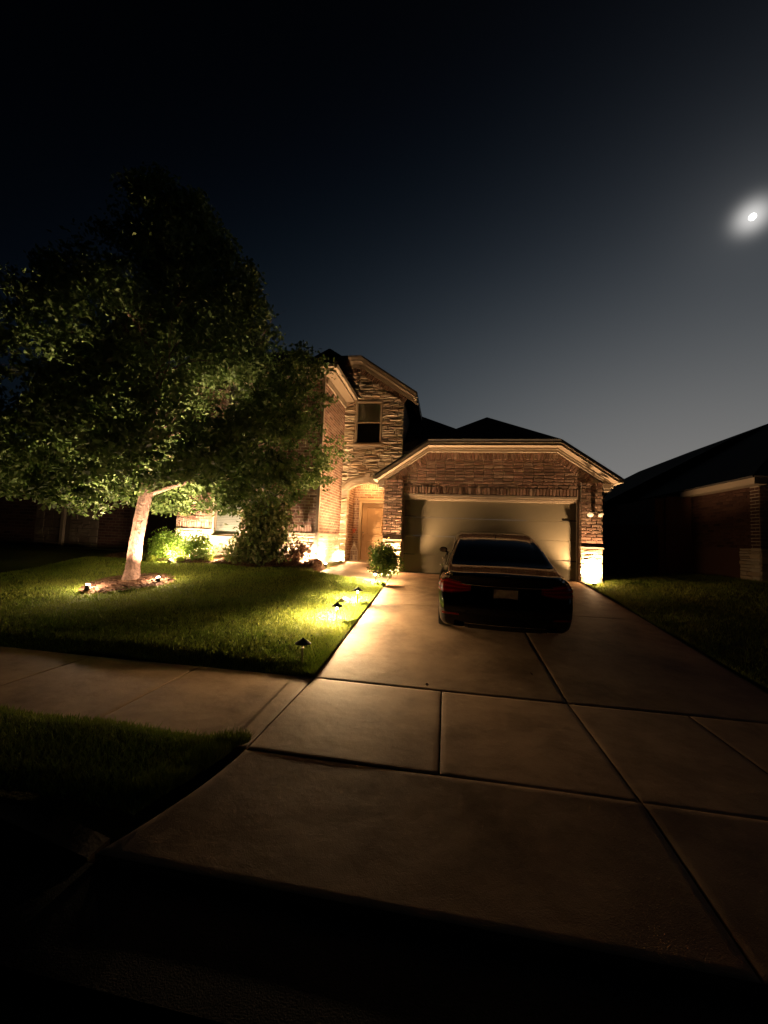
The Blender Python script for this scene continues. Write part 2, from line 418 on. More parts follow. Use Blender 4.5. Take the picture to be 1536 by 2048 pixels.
while len(pts) < 120000:
    x = -1.46-8.6*rng.random()**1.35; y = Y0+.02+5.6*rng.random()**1.05
    if y > bedfront(x)-.0 and x < -3.4: continue
    if y > 9.6: continue
    if math.hypot(x+6.62, y-7.4) < .78*(1+.12*math.sin(3*math.atan2(y-7.4, x+6.62)+1)): continue
    pts.append((x, y, lawn_left(x, y)))
blades('lawn_grass', pts, 'green grass of the front lawn left of the driveway', .022, .052, .0055)
pts = []
while len(pts) < 34000:
    x = XR+.04+5.5*rng.random()**1.4; y = Y0+.1+8.5*rng.random()**.8
    if 3.6 < x < 4.2 and y > 11.05: continue
    pts.append((x, y, lawn_right(x, y)))
blades('side_grass', pts, 'dim green grass on the lawn right of the driveway')
pts = []
while len(pts) < 26000:
    y = rng.uniform(2.03, YN+.02); x = flareL(min(y, YN-.01))+.02-4.6*rng.random()**1.5
    pts.append((x, y, parkz(x, y)))
blades('parkway_grass', pts, 'dark grass strip between the sidewalk and the kerb', .018, .05, .0045)
pts = []
while len(pts) < 2600:      # unmown tufts hanging over the edge of the drive
    y = rng.uniform(2.08, YN+.03); x = flareL(min(y, YN-.01))+.03-.22*rng.random()**1.4
    if math.sin(y*23)+math.sin(y*41+1) < -.7: continue
    pts.append((x, y, parkz(x, y)))
blades('edge_grass', pts, 'ragged dark grass tufts hanging over the lower left edge of the driveway', .035, .085, .004)

# ---------------------------------------------------------------- masonry
def brick1(mb, O, ux, uz, n, u0, u1, z0, z1, d, bev=.006, jit=.003, m=0):
    O, ux, uz, n = Vector(O), Vector(ux), Vector(uz), Vector(n); i = len(mb.v)
    J = lambda: random.uniform(-jit, jit)
    bk = [O+ux*u+uz*z+n*-.004 for u, z in ((u0, z0), (u1, z0), (u1, z1), (u0, z1))]
    fr = [O+ux*(u+J())+uz*(z+J())+n*(d+J()) for u, z in ((u0+bev, z0+bev), (u1-bev, z0+bev), (u1-bev, z1-bev), (u0+bev, z1-bev))]
    mb.v += [tuple(p) for p in bk+fr]
    mb.f.append((i+4, i+5, i+6, i+7)); mb.m.append(m)
    for a in range(4):
        b = (a+1) % 4; mb.f.append((i+a, i+b, i+4+b, i+4+a)); mb.m.append(m)
def bricks(mb, O, ux, n, spans, z0, z1, H=.088, L=.27, gap=.015, d=.010, m=0, uz=(0, 0, 1)):
    k = 0; z = z0
    rows = max(1, round((z1-z0)/H)); H = (z1-z0)/rows
    for k in range(rows):
        za, zb = z0+k*H, z0+(k+1)*H
        for a, b in (spans(za, zb) if callable(spans) else spans):
            u = a-(L/2 if k % 2 else 0)-random.uniform(0, .02)
            while u < b:
                p, q = max(u, a), min(u+L-gap, b)
                if q-p > .03: brick1(mb, O, ux, uz, n, p, q, za+gap/2, zb-gap/2, d*random.uniform(.9, 1.12), m=m, jit=.0015)
                u += L
def soldier(mb, O, ux, uz, n, u0, u1, h=.2, w=.075, gap=.015, d=.014, m=0):
    k = max(1, round((u1-u0)/w)); w = (u1-u0)/k
    for i in range(k): brick1(mb, O, ux, uz, n, u0+i*w+gap/2, u0+(i+1)*w-gap/2, .004, h-.004, d*random.uniform(.7, 1.3), m=m)
def stone1(mb, O, ux, uz, n, u0, u1, z0, z1, d, m=0, rough=.012):
    O, ux, uz, n = Vector(O), Vector(ux), Vector(uz), Vector(n)
    nu = max(2, int((u1-u0)/.11)+1); nz = 3; J = random.uniform
    rows = []
    for j in range(nz+2):
        row = []
        for i in range(nu+2):
            bu = i in (0, nu+1); bz = j in (0, nz+1)
            fu = 0 if i == 0 else 1 if i == nu+1 else (.03+.94*(i-1)/(nu-1))
            fz = 0 if j == 0 else 1 if j == nz+1 else (.1+.8*(j-1)/(nz-1))
            inner = not (bu or bz)
            dd = -.004 if not inner else d+J(-rough, rough)-(.35*d if (j in (1, nz) or i in (1, nu)) else 0)
            row.append(O+ux*(u0+(u1-u0)*fu+(J(-.006, .006) if not bu else 0))+uz*(z0+(z1-z0)*fz+(J(-.008, .008) if inner else 0))+n*dd)
        rows.append(row)
    mb.grid(rows, m)
def stones(mb, O, ux, n, spans, z0, z1, hmin=.06, hmax=.14, lmin=.18, lmax=.6, gap=.012, d=(.018, .06), m=0, rough=.012):
    z = z0
    while z < z1-.03:
        h = min(random.uniform(hmin, hmax), z1-z)
        if z1-z-h < .05: h = z1-z
        for a, b in (spans(z, z+h) if callable(spans) else spans):
            u = a
            while u < b-.01:
                l = random.uniform(lmin, lmax)
                if b-u-l < .12: l = b-u
                if h > .11 and random.random() < .4:
                    hh = h*random.uniform(.4, .6)
                    stone1(mb, O, ux, (0, 0, 1), n, u+gap/2, u+l-gap/2, z+gap/2, z+hh-gap/2, random.uniform(*d), m, rough)
                    stone1(mb, O, ux, (0, 0, 1), n, u+gap/2, u+l-gap/2, z+hh+gap/2, z+h-gap/2, random.uniform(*d), m, rough)
                else:
                    stone1(mb, O, ux, (0, 0, 1), n, u+gap/2, u+l-gap/2, z+gap/2, z+h-gap/2, random.uniform(*d), m, rough)
                u += l
        z += h
def minus(a, b, holes):
    sp = [(a, b)]
    for p, q in holes:
        nx = []
        for s, e in sp:
            if q <= s or p >= e: nx.append((s, e)); continue
            if p > s: nx.append((s, p))
            if q < e: nx.append((q, e))
        sp = nx
    return [s for s in sp if s[1]-s[0] > .02]

# ================================================================ the house
GY = 11.19                  # garage wall face
house = thing('brick_house', 'two storey brick and stone house with a lit arched entry and a two car garage', 'house', (0, 11.2, .6))
CX = 1.20; EZ = 3.44; TZ = 4.42; HE = 3.2; HT = 1.77; SLP = (TZ-EZ)/(HE-HT)     # garage gable outline at the rake
def g_top(x):               # underside of the roof over the garage wall
    return min(TZ, EZ+SLP*(HE-abs(x-CX)))
# ---- garage front wall
PX0, PX1, DX0, DX1, PX2 = -1.83, -1.285, -1.285, 3.598, 4.14
FR = .23                    # frieze height under the roof
mb = MB()
X, N = (1, 0, 0), (0, -1, 0)
yb = GY
# mortar body: two piers and the panel over the door
mb.box(PX0, PX1, yb, yb+.3, .3, 3.36, 1); mb.box(DX1, PX2, yb, yb+.3, .3, 3.36, 1)
poly = [(PX1, yb+.05, 2.90), (DX1, yb+.05, 2.90), (DX1, yb+.05, 3.36), (PX2-.01, yb+.05, 3.36), (PX2-.01, yb+.05, g_top(PX2)-.1), (CX+HT, yb+.05, TZ-.1), (CX-HT, yb+.05, TZ-.1), (PX0+.01, yb+.05, g_top(PX0)-.1), (PX0+.01, yb+.05, 3.36), (PX1, yb+.05, 3.36)]
mb.prism(poly[::-1], (0, .2, 0), 1)
for a, b in ((PX0, PX1), (DX1, PX2)):
    stones(mb, (0, yb, 0), X, N, [(a, b)], .58, 1.56, .09, .16, .25, .56, gap=.008, d=(.012, .024), m=2, rough=.006)
    bricks(mb, (0, yb, 0), X, N, [(a, b)], 1.62, 3.36, d=.017)
    # the pier's return into the door opening
    s = a if b == PX2 else b
    nx = (-1, 0, 0) if b == PX2 else (1, 0, 0)
    bricks(mb, (s, yb, 0), (0, 1, 0), nx, [(0.02, .22)], .66, 2.86)
bricks(mb, (PX2, yb, 0), (0, 1, 0), (1, 0, 0), [(0.02, .3)], 1.63, 3.36)
stones(mb, (PX2, yb, 0), (0, 1, 0), (1, 0, 0), [(0.0, .3)], .58, 1.56, d=(.01, .02), m=2)
bricks(mb, (PX0, yb, 0), (0, 1, 0), (-1, 0, 0), [(0.02, .3)], 1.63, 3.3)
soldier(mb, (0, yb+.05, 2.965), X, (0, 0, 1), N, PX1+.02, DX1-.02, .21, .088, d=.013)
def gspan(za, zb):
    zt = zb+FR+.17
    if zt <= EZ: return [(PX1, DX1)]
    h = HE-(zt-EZ)/SLP
    a, b = CX-h, CX+h
    return [(max(a, PX0), min(b, PX2))] if zb < TZ-FR-.12 else []
bricks(mb, (0, yb+.05, 0), X, N, lambda a, b: [(max(s, PX1 if b < 3.37 else PX0), min(e, DX1 if b < 3.37 else PX2)) for s, e in gspan(a, b)], 3.18, TZ-FR-.19)
# rowlock course following the roof line
soldier(mb, (0, yb+.05, TZ-FR-.21), X, (0, 0, 1), N, CX-HT+.02, CX+HT-.02, .2, .1, d=.014)
L = math.hypot(1, SLP)
for s in (-1, 1):
    ux = Vector((s*1/L, 0, -SLP/L)); uz = Vector((s*SLP/L, 0, 1/L))
    O = Vector((CX+s*HT, yb+.05, TZ-FR))-uz*.21
    soldier(mb, O, ux, uz, N, .03, (HE-HT-.42)*L, .2, .1, d=.016)
gw = part(mb, 'garage_wall', [BRICK, MORTAR, STONE], house)
mb = MB()    # stone ledges on the piers
for a, b in ((PX0, PX1), (DX1, PX2)):
    mb = MB(); mb.box(a-.02, b+.02, yb-.034, yb+.1, 1.565, 1.61); part(mb, 'pier_ledge', CASTST, house)
# ---- garage door
GD = GY+.17
mb = MB()
W = DX1-DX0; pn = 4; PH = 2.14/pn
for k in range(pn):
    z0, z1 = HZ+.02+k*PH, HZ+.02+(k+1)*PH
    mb.box(DX0+.06, DX1-.06, GD, GD+.05, z0+.003, z1-.003)
gd = part(mb, 'garage_door', GDOOR, house)
for z in (1.2, 2.31):
    for s, xx in ((1, DX0+.07), (-1, DX1-.07)):
        mb = MB(); x1 = xx+s*.36
        mb.prism([(xx, GD-.012, z-.02), (xx+s*.3, GD-.012, z-.012), (x1, GD-.012, z), (xx+s*.3, GD-.012, z+.012), (xx, GD-.012, z+.02)], (0, .014, 0))
        part(mb, 'strap_hinge', IRON, gd)
mb = MB()
mb.box(DX0+.002, DX1-.002, GY+.035, GY+.17, 2.895, 2.955); mb.box(DX0+.003, DX1-.003, GY+.06, GY+.17, 2.83, 2.893)
mb.box(DX0+.005, DX1-.005, GY+.1, GY+.165, 2.79, 2.828)
mb.box(DX0, DX0+.07, GY+.13, GY+.2, HZ, 2.79); mb.box(DX1-.07, DX1, GY+.13, GY+.2, HZ, 2.79)
part(mb, 'garage_door_frame', TRIM, house)
# ---- roof of the garage
RY = GY-.34; AX = 12.7; RZ = EZ+SLP*HE
def roof_mesh(mb, polys, th=.05, m=0):
    for P in polys:
        P = [Vector(p) for p in P]; nrm = (P[1]-P[0]).cross(P[2]-P[0]).normalized()
        if nrm.z < 0: P = P[::-1]; nrm = -nrm
        mb.prism([p-nrm*0 for p in P], nrm*th, m)
mb = MB()
e0, e1 = CX-HE-.06, CX+HE+.06; ez = EZ-SLP*.06
A, B = (CX-HT, RY-.03, TZ), (CX+HT, RY-.03, TZ); C = (CX, AX, RZ); D = (CX, 17.5, RZ)
roof_mesh(mb, [[(e0, RY-.03, ez), A, C, D, (e0, 17.5, ez)], [B, (e1, RY-.03, ez), (e1, 17.5, ez), D, C], [A, B, C]])
part(mb, 'garage_roof', SHINGLE, house)
mb = MB()   # fascia boards along the clipped gable
def rake(mb, y0, y1, top, h, m=0, pts=None):
    pts = pts or [(CX-HE, EZ), (CX-HT, TZ), (CX+HT, TZ), (CX+HE, EZ)]
    for (xa, za), (xb, zb) in zip(pts, pts[1:]):
        mb.prism([(xa, y0, za-top-h), (xb, y0, zb-top-h), (xb, y0, zb-top), (xa, y0, za-top)], (0, y1-y0, 0), m)
rake(mb, RY-.01, RY+.015, -.005, .13); rake(mb, RY-.028, RY-.012, -.004, .05)
part(mb, 'fascia_board', TRIM, house)
mb = MB(); rake(mb, RY+.018, GY+.03, .09, .02); part(mb, 'soffit_panel', SOFFIT, house)
mb = MB(); rake(mb, GY-.02, GY+.05, .12, FR-.12); rake(mb, GY-.05, GY-.022, .11, .05); part(mb, 'frieze_board', TRIM, house)
# eave ends, gutter and downspout elbow on the right corner
for s in (-1, 1):
    mb = MB(); xe = CX+s*HE
    mb.obox((xe-.0 if s > 0 else xe-.12, RY-.02, EZ-.13), (.12, 0, 0), (0, 6, 0), (0, 0, .12))
    part(mb, 'gutter', TRIM, house)
mb = MB(); mb.tube([(CX+HE-.02, GY+.12, EZ-.14), (CX+HE-.02, GY+.12, EZ-.26), (PX2+.07, GY+.16, EZ-.42), (PX2+.07, GY+.16, 3.0), (PX2+.07, GY+.16, .7)], .035, 8); part(mb, 'downspout', IRON, house)
# cornice return blocks under both eaves
for s in (-1, 1):
    mb = MB(); xa = PX0-.2 if s < 0 else PX2+.0
    mb.box(xa, xa+.2, GY-.05, GY+.25, 3.2, 3.33); mb.box(xa+.03, xa+.17, GY-.03, GY+.25, 3.12, 3.2)
    part(mb, 'cornice_return', TRIM, house)
# ---- long side walls (plain brick colour, in the dark) and the single storey block
mb = MB()
mb.box(PX2-.25, PX2-.01, GY+.3, 20, .3, 3.36); part(mb, 'side_wall', BRICK, house)
mb = MB(); mb.box(PX0+.01, PX0+.25, GY+.3, 14.4, .3, 3.36); part(mb, 'side_wall', BRICK, house)
mb = MB()
E1 = (-1.27, 16, 6.79)
s = (6.79-3.45)/.67
q = 3.5; qz = 6.79-.67*q
roof_mesh(mb, [[(-1.5, 16, 6.79), E1, (E1[0]+q, 16-q, qz), (-1.5, 16-q, qz)], [E1, (E1[0]+q, 16-q, qz), (E1[0]+s, 16-q, 3.45), (E1[0]+s, 16+s, 3.45)],
               [(-1.5, 16, 6.79), E1, (E1[0]+s, 16+s, 3.45), (-1.5, 16+s, 3.45)]])
part(mb, 'main_roof', SHINGLE, house)

# ---- tower with the arched entry
TY = 13.0; TX0, TX1 = -6.9, -1.55
WX0, WX1, WZ0, WZ1 = -3.21, -2.355, 4.90, 6.34
AX0, AX1, ASP, ARI = -3.42, -2.02, 3.22, .28
ACX = (AX0+AX1)/2; AHW = (AX1-AX0)/2
AR = (AHW**2+ARI**2)/(2*ARI); ACZ = ASP+ARI-AR
def arch_z(x):
    return ACZ+math.sqrt(max(0, AR*AR-(x-ACX)**2))
TW_E = 6.60; TW_T = 7.83; TCX = -4.0; TH_E = 2.885; TH_T = .93; TS = (TW_T-TW_E+.1)/(TH_E-TH_T)
def t_pts(): return [(TCX-TH_E, TW_E-.1), (TCX-TH_T, TW_T), (TCX+TH_T, TW_T), (TCX+TH_E, TW_E-.1)]
def t_top(x): return min(TW_T, TW_E-.1+TS*(TH_E-abs(x-TCX)))
mb = MB()
def tspan(za, zb):
    zm = (za+zb)/2; holes = []
    if zb > WZ0-.12 and za < WZ1+.1: holes.append((WX0-.05, WX1+.05))
    if zm < ASP+.02: holes.append((AX0, AX1))
    if zm >= ASP-.12:
        dz_ = (zm-ACZ); RO = AR+.30
        if dz_ < RO:
            h = math.sqrt(RO*RO-dz_*dz_); holes.append((max(ACX-h, -3.66), min(ACX+h, -1.7)))
    a, b = -3.66, TX1
    zt = zb+.42
    if zt > t_top(b): b = TCX+TH_E-(zt-(TW_E-.1))/TS
    return minus(a, b, holes) if b > a+.1 else []
stones(mb, (0, TY, 0), X, N, tspan, .72, 7.45, .07, .14, .2, .6, gap=.014, d=(.016, .08), m=2, rough=.024)
# backing in pieces round window and arch
def tb(x0, x1, z0, z1): mb.box(x0, x1, TY, TY+.25, z0, z1, 1)
tb(TX0, AX0, .5, ASP); tb(AX1, TX1, .5, ASP)
tb(TX0, TX1, ASP+ARI+.02, WZ0-.1); tb(TX0, WX0-.03, WZ0-.1, WZ1+.06); tb(WX1+.03, TX1, WZ0-.1, WZ1+.06)
xs = lin(AX0, AX1, 13)
for a, b in zip(xs, xs[1:]):
    mb.prism([(a, TY, arch_z(a)), (b, TY, arch_z(b)), (b, TY, ASP+ARI+.02), (a, TY, ASP+ARI+.02)], (0, .25, 0), 1)
tb(TX0, AX0, ASP, ASP+ARI+.02); tb(AX1, TX1, ASP, ASP+ARI+.02)
mb.prism([(TX0, TY, WZ1+.06), (TX1, TY, WZ1+.06), (TX1, TY, t_top(TX1)-.1), (TCX+TH_T, TY, TW_T-.1), (TCX-TH_T, TY, TW_T-.1), (TX0, TY, t_top(TX0)-.1)], (0, .25, 0), 1)
# brick course under the rake
L = math.hypot(1, TS); ux = Vector((1/L, 0, -TS/L)); uz = Vector((TS/L, 0, 1/L))
O = Vector((TCX+TH_T, TY, TW_T-.26))-uz*.21
soldier(mb, O, ux, uz, N, .0, (TH_E-TH_T-.32)*L, .2, .085, d=.03, m=0)
soldier(mb, (0, TY, TW_T-.26-.21), X, (0, 0, 1), N, -3.66, TCX+TH_T-.02, .2, .085, d=.03, m=0)
# arch jamb linings of stone
stones(mb, (AX0, TY, 0), (0, 1, 0), (1, 0, 0), [(0, .25)], .775, ASP, .1, .16, .12, .25, d=(.006, .016), m=2)
part(mb, 'tower_wall', [BRICK, MORTAR, STONE], house)
mb = MB()   # moulded arch surround, three steps
for r_a, r_b, y0 in ((AR-.005, AR+.09, TY-.045), (AR+.09, AR+.2, TY-.085), (AR+.2, AR+.29, TY-.055)):
    t0 = math.asin((AHW+.12)/(AR+.12))
    ts = lin(-t0*1.03, t0*1.03, 21)
    for a, b in zip(ts, ts[1:]):
        P = [(ACX+r_*math.sin(t), y0, ACZ+r_*math.cos(t)) for r_, t in ((r_a, a), (r_a, b), (r_b, b), (r_b, a))]
        mb.prism(P, (0, TY+.2-y0, 0))
mb.prism([(ACX-.07, TY-.1, ACZ+AR+.02), (ACX+.07, TY-.1, ACZ+AR+.02), (ACX+.1, TY-.1, ACZ+AR+.33), (ACX-.1, TY-.1, ACZ+AR+.33)], (0, .2, 0))
part(mb, 'arch_surround', CASTST, house)
def rake2(mb, y0, y1, top, h): rake(mb, y0, y1, top, h, 0, t_pts())
mb = MB(); rake2(mb, TY-.36, TY-.335, -.005, .15); rake2(mb, TY-.385, TY-.362, -.004, .06); part(mb, 'fascia_board', TRIM, house)
mb = MB(); rake2(mb, TY-.33, TY+.02, .10, .02); part(mb, 'soffit_panel', SOFFIT, house)
mb = MB(); rake2(mb, TY-.05, TY+.02, .13, .13); part(mb, 'frieze_board', TRIM, house)
# window: frame, two sashes, glass, blind
def window(x0, x1, z0, z1, y, curtain=False, head=0, root=house):
    mb = MB(); f = .05
    mb.box(x0-f, x0, y-.03, y+.09, z0-f, z1+f); mb.box(x1, x1+f, y-.03, y+.09, z0-f, z1+f)
    mb.box(x0, x1, y-.03, y+.09, z1, z1+f); mb.box(x0-f-.03, x1+f+.03, y-.075, y+.09, z0-f-.05, z0-f)
    mb.box(x0, x1, y-.03, y+.09, z0-f, z0)
    w = part(mb, 'window', FRAME, root)
    zm = (z0+z1)/2; s = .032
    mb = MB()
    for za, zb, yy in ((zm-.0, z1, y+.02), (z0, zm+.03, y+.045)):
        mb.box(x0, x0+s, yy, yy+.025, za, zb); mb.box(x1-s, x1, yy, yy+.025, za, zb)
        mb.box(x0+s, x1-s, yy, yy+.025, za, za+s); mb.box(x0+s, x1-s, yy, yy+.025, zb-s, zb)
    part(mb, 'sash', FRAME, w)
    mb = MB(); mb.face([(x0+s, y+.03, zm), (x1-s, y+.03, zm), (x1-s, y+.03, z1-s), (x0+s, y+.03, z1-s)]); mb.face([(x0+s, y+.055, z0+s), (x1-s, y+.055, z0+s), (x1-s, y+.055, zm), (x0+s, y+.055, zm)])
    part(mb, 'pane', GLASS, w)
    if not curtain:
        mb = MB(); k = int((z1-z0)/.05)
        for i in range(k):
            z = z0+(z1-z0)*i/k
            mb.face([(x0, y+.078, z), (x1, y+.078, z), (x1, y+.092, z+.046), (x0, y+.092, z+.046)])
        part(mb, 'blind', BLIND, w)
    else:
        mb = MB(); rows = []
        for j in range(7):
            t = j/6; z = zm+.12+(z1-zm-.14)*t; sw = .16+.12*math.sin(2.6*(1-t))
            rows.append([(x0+.035+sw*u*(1.0 if t > .1 else .9), y+.048+.008*math.sin(u*16), z) for u in lin(.25, 1, 12)])
        mb.grid(rows); part(mb, 'curtain', BLIND, w, True)
        mb = MB(); mb.box(x0+.03, x1-.03, y+.062, y+.066, zm+.03, z1-.03); part(mb, 'roller_shade', mat('roller_shade', (.42, .43, .36), .8), w)
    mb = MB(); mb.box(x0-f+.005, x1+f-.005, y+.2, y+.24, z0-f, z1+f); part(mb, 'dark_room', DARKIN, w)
    return w
window(WX0, WX1, WZ0, WZ1, TY, True)
# tower side wall and roof behind
mb = MB(); mb.box(TX1-.25, TX1, TY+.26, 18, .5, 6.6); part(mb, 'side_wall', BRICK, house)
mb = MB()
ty = TY-.38; xa, xb = TCX-TH_E, TCX+TH_E; rz = TW_T+TS*TH_T*.98; cz = TW_E-.1
roof_mesh(mb, [[(xa, ty, cz), (TCX-TH_T, ty, TW_T), (TCX, 13.9, rz), (TCX, 18, rz), (xa, 18, cz)], [(TCX+TH_T, ty, TW_T), (xb, ty, cz), (xb, 18, cz), (TCX, 18, rz), (TCX, 13.9, rz)], [(TCX-TH_T, ty, TW_T), (TCX+TH_T, ty, TW_T), (TCX, 13.9, rz)]])
part(mb, 'tower_roof', SHINGLE, house)
mb = MB()
a0, a1, b0, b1 = -8.55, -1.25, 13.4, 20.5
ra, rb = (-5.0, 15.0, 9.35), (-5.0, 17.5, 9.35)
roof_mesh(mb, [[(a0, b0, 6.45), (a1, b0, 6.45), ra], [(a1, b0, 6.45), (a1, b1, 6.45), rb, ra], [(a1, b1, 6.45), (a0, b1, 6.45), rb], [(a0, b1, 6.45), (a0, b0, 6.45), ra, rb]])
part(mb, 'upper_roof', SHINGLE, house)
# eave along the tower's right side
mb = MB(); mb.box(xb-.1, xb+.02, ty+.03, 18, cz-.13, cz-.01); part(mb, 'gutter', TRIM, house)

# ---- porch: brick walls, door, ceiling
PY = 14.0
mb = MB()
DRX0, DRX1, DRZ0, DRZ1 = -3.10, -2.19, .80, 2.90
mb.box(-3.7, -1.5, PY, PY+.2, DRZ1+.1, 3.75, 1); mb.box(-3.7, DRX0-.1, PY, PY+.2, .6, DRZ1+.1, 1); mb.box(DRX1+.1, -1.5, PY, PY+.2, .6, DRZ1+.1, 1)
mb.box(-3.68, -3.44, TY+.25, PY-.005, .6, 3.75, 1)
bricks(mb, (0, PY, 0), X, N, lambda a, b: minus(-3.44, -1.6, [(DRX0-.1, DRX1+.1)] if a < DRZ1+.1 else []), .78, 3.42)
soldier(mb, (0, PY, 3.43), X, (0, 0, 1), N, -3.42, -1.6, .22, .082)
bricks(mb, (-3.44, TY+.25, 0), (0, 1, 0), (1, 0, 0), [(0, .74)], .78, 3.6)
part(mb, 'porch_wall', [BRICK, MORTAR], house)
mb = MB(); mb.box(-3.9, -1.4, TY+.24, PY+.2, 3.66, 3.72); part(mb, 'porch_ceiling', SOFFIT, house)
mb = MB()
mb.box(DRX0-.1, DRX0, PY-.05, PY+.16, DRZ0, DRZ1+.1); mb.box(DRX1, DRX1+.1, PY-.05, PY+.16, DRZ0, DRZ1+.1); mb.box(DRX0, DRX1, PY-.05, PY+.16, DRZ1, DRZ1+.1)
mb.box(DRX0-.14, DRX1+.14, PY-.09, PY+.0, DRZ1+.101, DRZ1+.16); mb.box(DRX0-.1, DRX1+.1, PY-.1, PY+.16, .74, DRZ0)
part(mb, 'door_frame', DTRIM, house)
mb = MB()
mb.box(DRX0+.004, DRX1-.004, PY+.1, PY+.145, DRZ0+.004, DRZ1-.004)
def panel(x0, x1, z0, z1):
    b = .05; y = PY+.1
    P = [(x0, y-.001, z0), (x1, y-.001, z0), (x1, y-.001, z1), (x0, y-.001, z1)]; Q = [(x0+.02, y+.0-.018, z0+.02), (x1-.02, y-.018, z0+.02), (x1-.02, y-.018, z1-.02), (x0+.02, y-.018, z1-.02)]
    S = [(x0+b, y-.003, z0+b), (x1-b, y-.003, z0+b), (x1-b, y-.003, z1-b), (x0+b, y-.003, z1-b)]
    for A_, B_ in ((P, Q), (Q, S)):
        for i in range(4): mb.face((A_[i], A_[(i+1) % 4], B_[(i+1) % 4], B_[i]))
    mb.face(S)
panel(DRX0+.17, DRX1-.12, 1.72, 2.74); panel(DRX0+.17, DRX1-.12, 1.0, 1.52)
fd = part(mb, 'front_door', DOORP, house)
mb = MB(); mb.lathe([(.0, 0), (.03, 0), (.034, .02), (.02, .045), (0, .05)], 14, (DRX0+.075, PY+.05, 1.78)); mb.tube([(DRX0+.075, PY+.09, 1.72), (DRX0+.075, PY+.03, 1.68), (DRX0+.075, PY+.03, 1.52), (DRX0+.075, PY+.09, 1.48)], .012, 8)
part(mb, 'door_handle', CHROME, fd)

# ---- left wing
WY = 10.75; LX0, LX1 = -8.2, -3.64; GZ = .7
wins = [(-6.93, -6.06, 1.55, 2.92), (-5.82, -4.95, 1.55, 2.92)]
wins2 = [(-6.75, -6.02, 4.9, 6.2), (-5.92, -5.19, 4.9, 6.2)]
mb = MB()
def wspan(a, b):
    holes = []
    for x0, x1, z0, z1 in wins:
        if a < z1+.05 and b > .62 and a < 3.3: holes.append((x0-.06, x1+.06))
    for x0, x1, z0, z1 in wins2:
        if a < z1+.05 and b > z0-.1: holes.append((x0-.06, x1+.06))
    return minus(LX0, LX1, holes)
stones(mb, (0, WY, 0), X, N, wspan, .62, 1.62, .1, .2, .25, .6, d=(.015, .04), m=2)
soldier_sp = wspan(1.72, 1.92)
for a, b in soldier_sp: soldier(mb, (0, WY, 1.70), X, (0, 0, 1), N, a, b, .21, .08)
bricks(mb, (0, WY, 0), X, N, wspan, 1.92, 6.25)
# side wall that faces the entry
bricks(mb, (LX1, WY, 0), (0, 1, 0), (1, 0, 0), [(.0, TY-WY-.02)], 1.70, 6.30)
stones(mb, (LX1, WY, 0), (0, 1, 0), (1, 0, 0), [(0, TY-WY-.02)], .62, 1.62, .12, .22, .3, .6, d=(.006, .014), m=2, rough=.004)
# backing with window openings
def wb(x0, x1, z0, z1): mb.box(x0, x1, WY, WY+.12, z0, z1, 1)
xs_ = sorted({LX0, LX1-.12}|{v for w in wins for v in (w[0]-.05, w[1]+.05)})
wb(LX0, wins[0][0]-.05, .4, 6.4); wb(wins[0][1]+.05, wins[1][0]-.05, .4, 4.8); wb(wins[1][1]+.05, LX1-.001, .4, 6.4)
for x0, x1, z0, z1 in wins: wb(x0-.05, x1+.05, z1+.05, 4.8)
wb(wins[0][0]-.05, wins2[0][0]-.05, 4.8, 6.4); wb(wins2[0][1]+.05, wins2[1][0]-.05, 4.8, 6.25); wb(wins2[1][1]+.05, wins[1][1]+.05, 4.8, 6.4)
wb(wins2[0][0]-.05, wins2[1][1]+.05, 6.25, 6.4)
mb.box(LX1-.12, LX1, WY+.121, TY, .4, 6.4, 1)
part(mb, 'wing_wall', [BRICK, MORTAR, STONE], house)
mb = MB(); mb.box(LX0-.02, wins[0][0]-.06, WY-.035, WY, 1.63, 1.68); part(mb, 'stone_ledge', CASTST, house)
mb = MB(); mb.box(wins[1][1]+.06, LX1+.035, WY-.035, WY, 1.63, 1.68); mb.box(LX1, LX1+.035, WY+.001, TY-.07, 1.63, 1.68); part(mb, 'stone_ledge', CASTST, house)
for x0, x1, z0, z1 in wins:
    mb = MB(); mb.box(x0-.06, x1+.06, WY-.03, WY+.1, .6, z0-.103); mb.box(x0+.08, x1-.08, WY-.045, WY-.031, .85, z0-.2); part(mb, 'sill_panel', CASTST, house)
    window(x0, x1, z0, z1, WY)
for x0, x1, z0, z1 in wins2: window(x0, x1, z0, z1, WY)
mb = MB(); mb.box(LX0, LX0+.2, WY+.13, 20, .4, 6.4); part(mb, 'side_wall', BRICK, house)
# wing eaves: gutter + soffit along the entry side and the front
mb = MB()
mb.box(LX1, LX1+.36, WY-.36, TY-.09, 6.33, 6.36); mb.box(LX0-.36, LX1, WY-.36, WY, 6.33, 6.36)
part(mb, 'soffit_panel', SOFFIT, house)
mb = MB()
mb.box(LX1+.33, LX1+.36, WY-.40, TY-.09, 6.361, 6.50); mb.box(LX1+.362, LX1+.45, WY-.42, TY-.09, 6.40, 6.515); mb.box(LX0-.4, LX1+.329, WY-.40, WY-.37, 6.361, 6.5); mb.box(LX0-.4, LX1+.36, WY-.47, WY-.402, 6.42, 6.515)
part(mb, 'gutter', TRIM, house)
mb = MB(); mb.box(LX1+.02, LX1+.06, WY+.03, TY-.08, 6.12, 6.325); part(mb, 'frieze_board', TRIM, house)
mb = MB(); xl, xr, yf = LX0-.42, LX1+.4, WY-.42; xc = (xl+xr)/2; h = .67*(xr-xl)/2
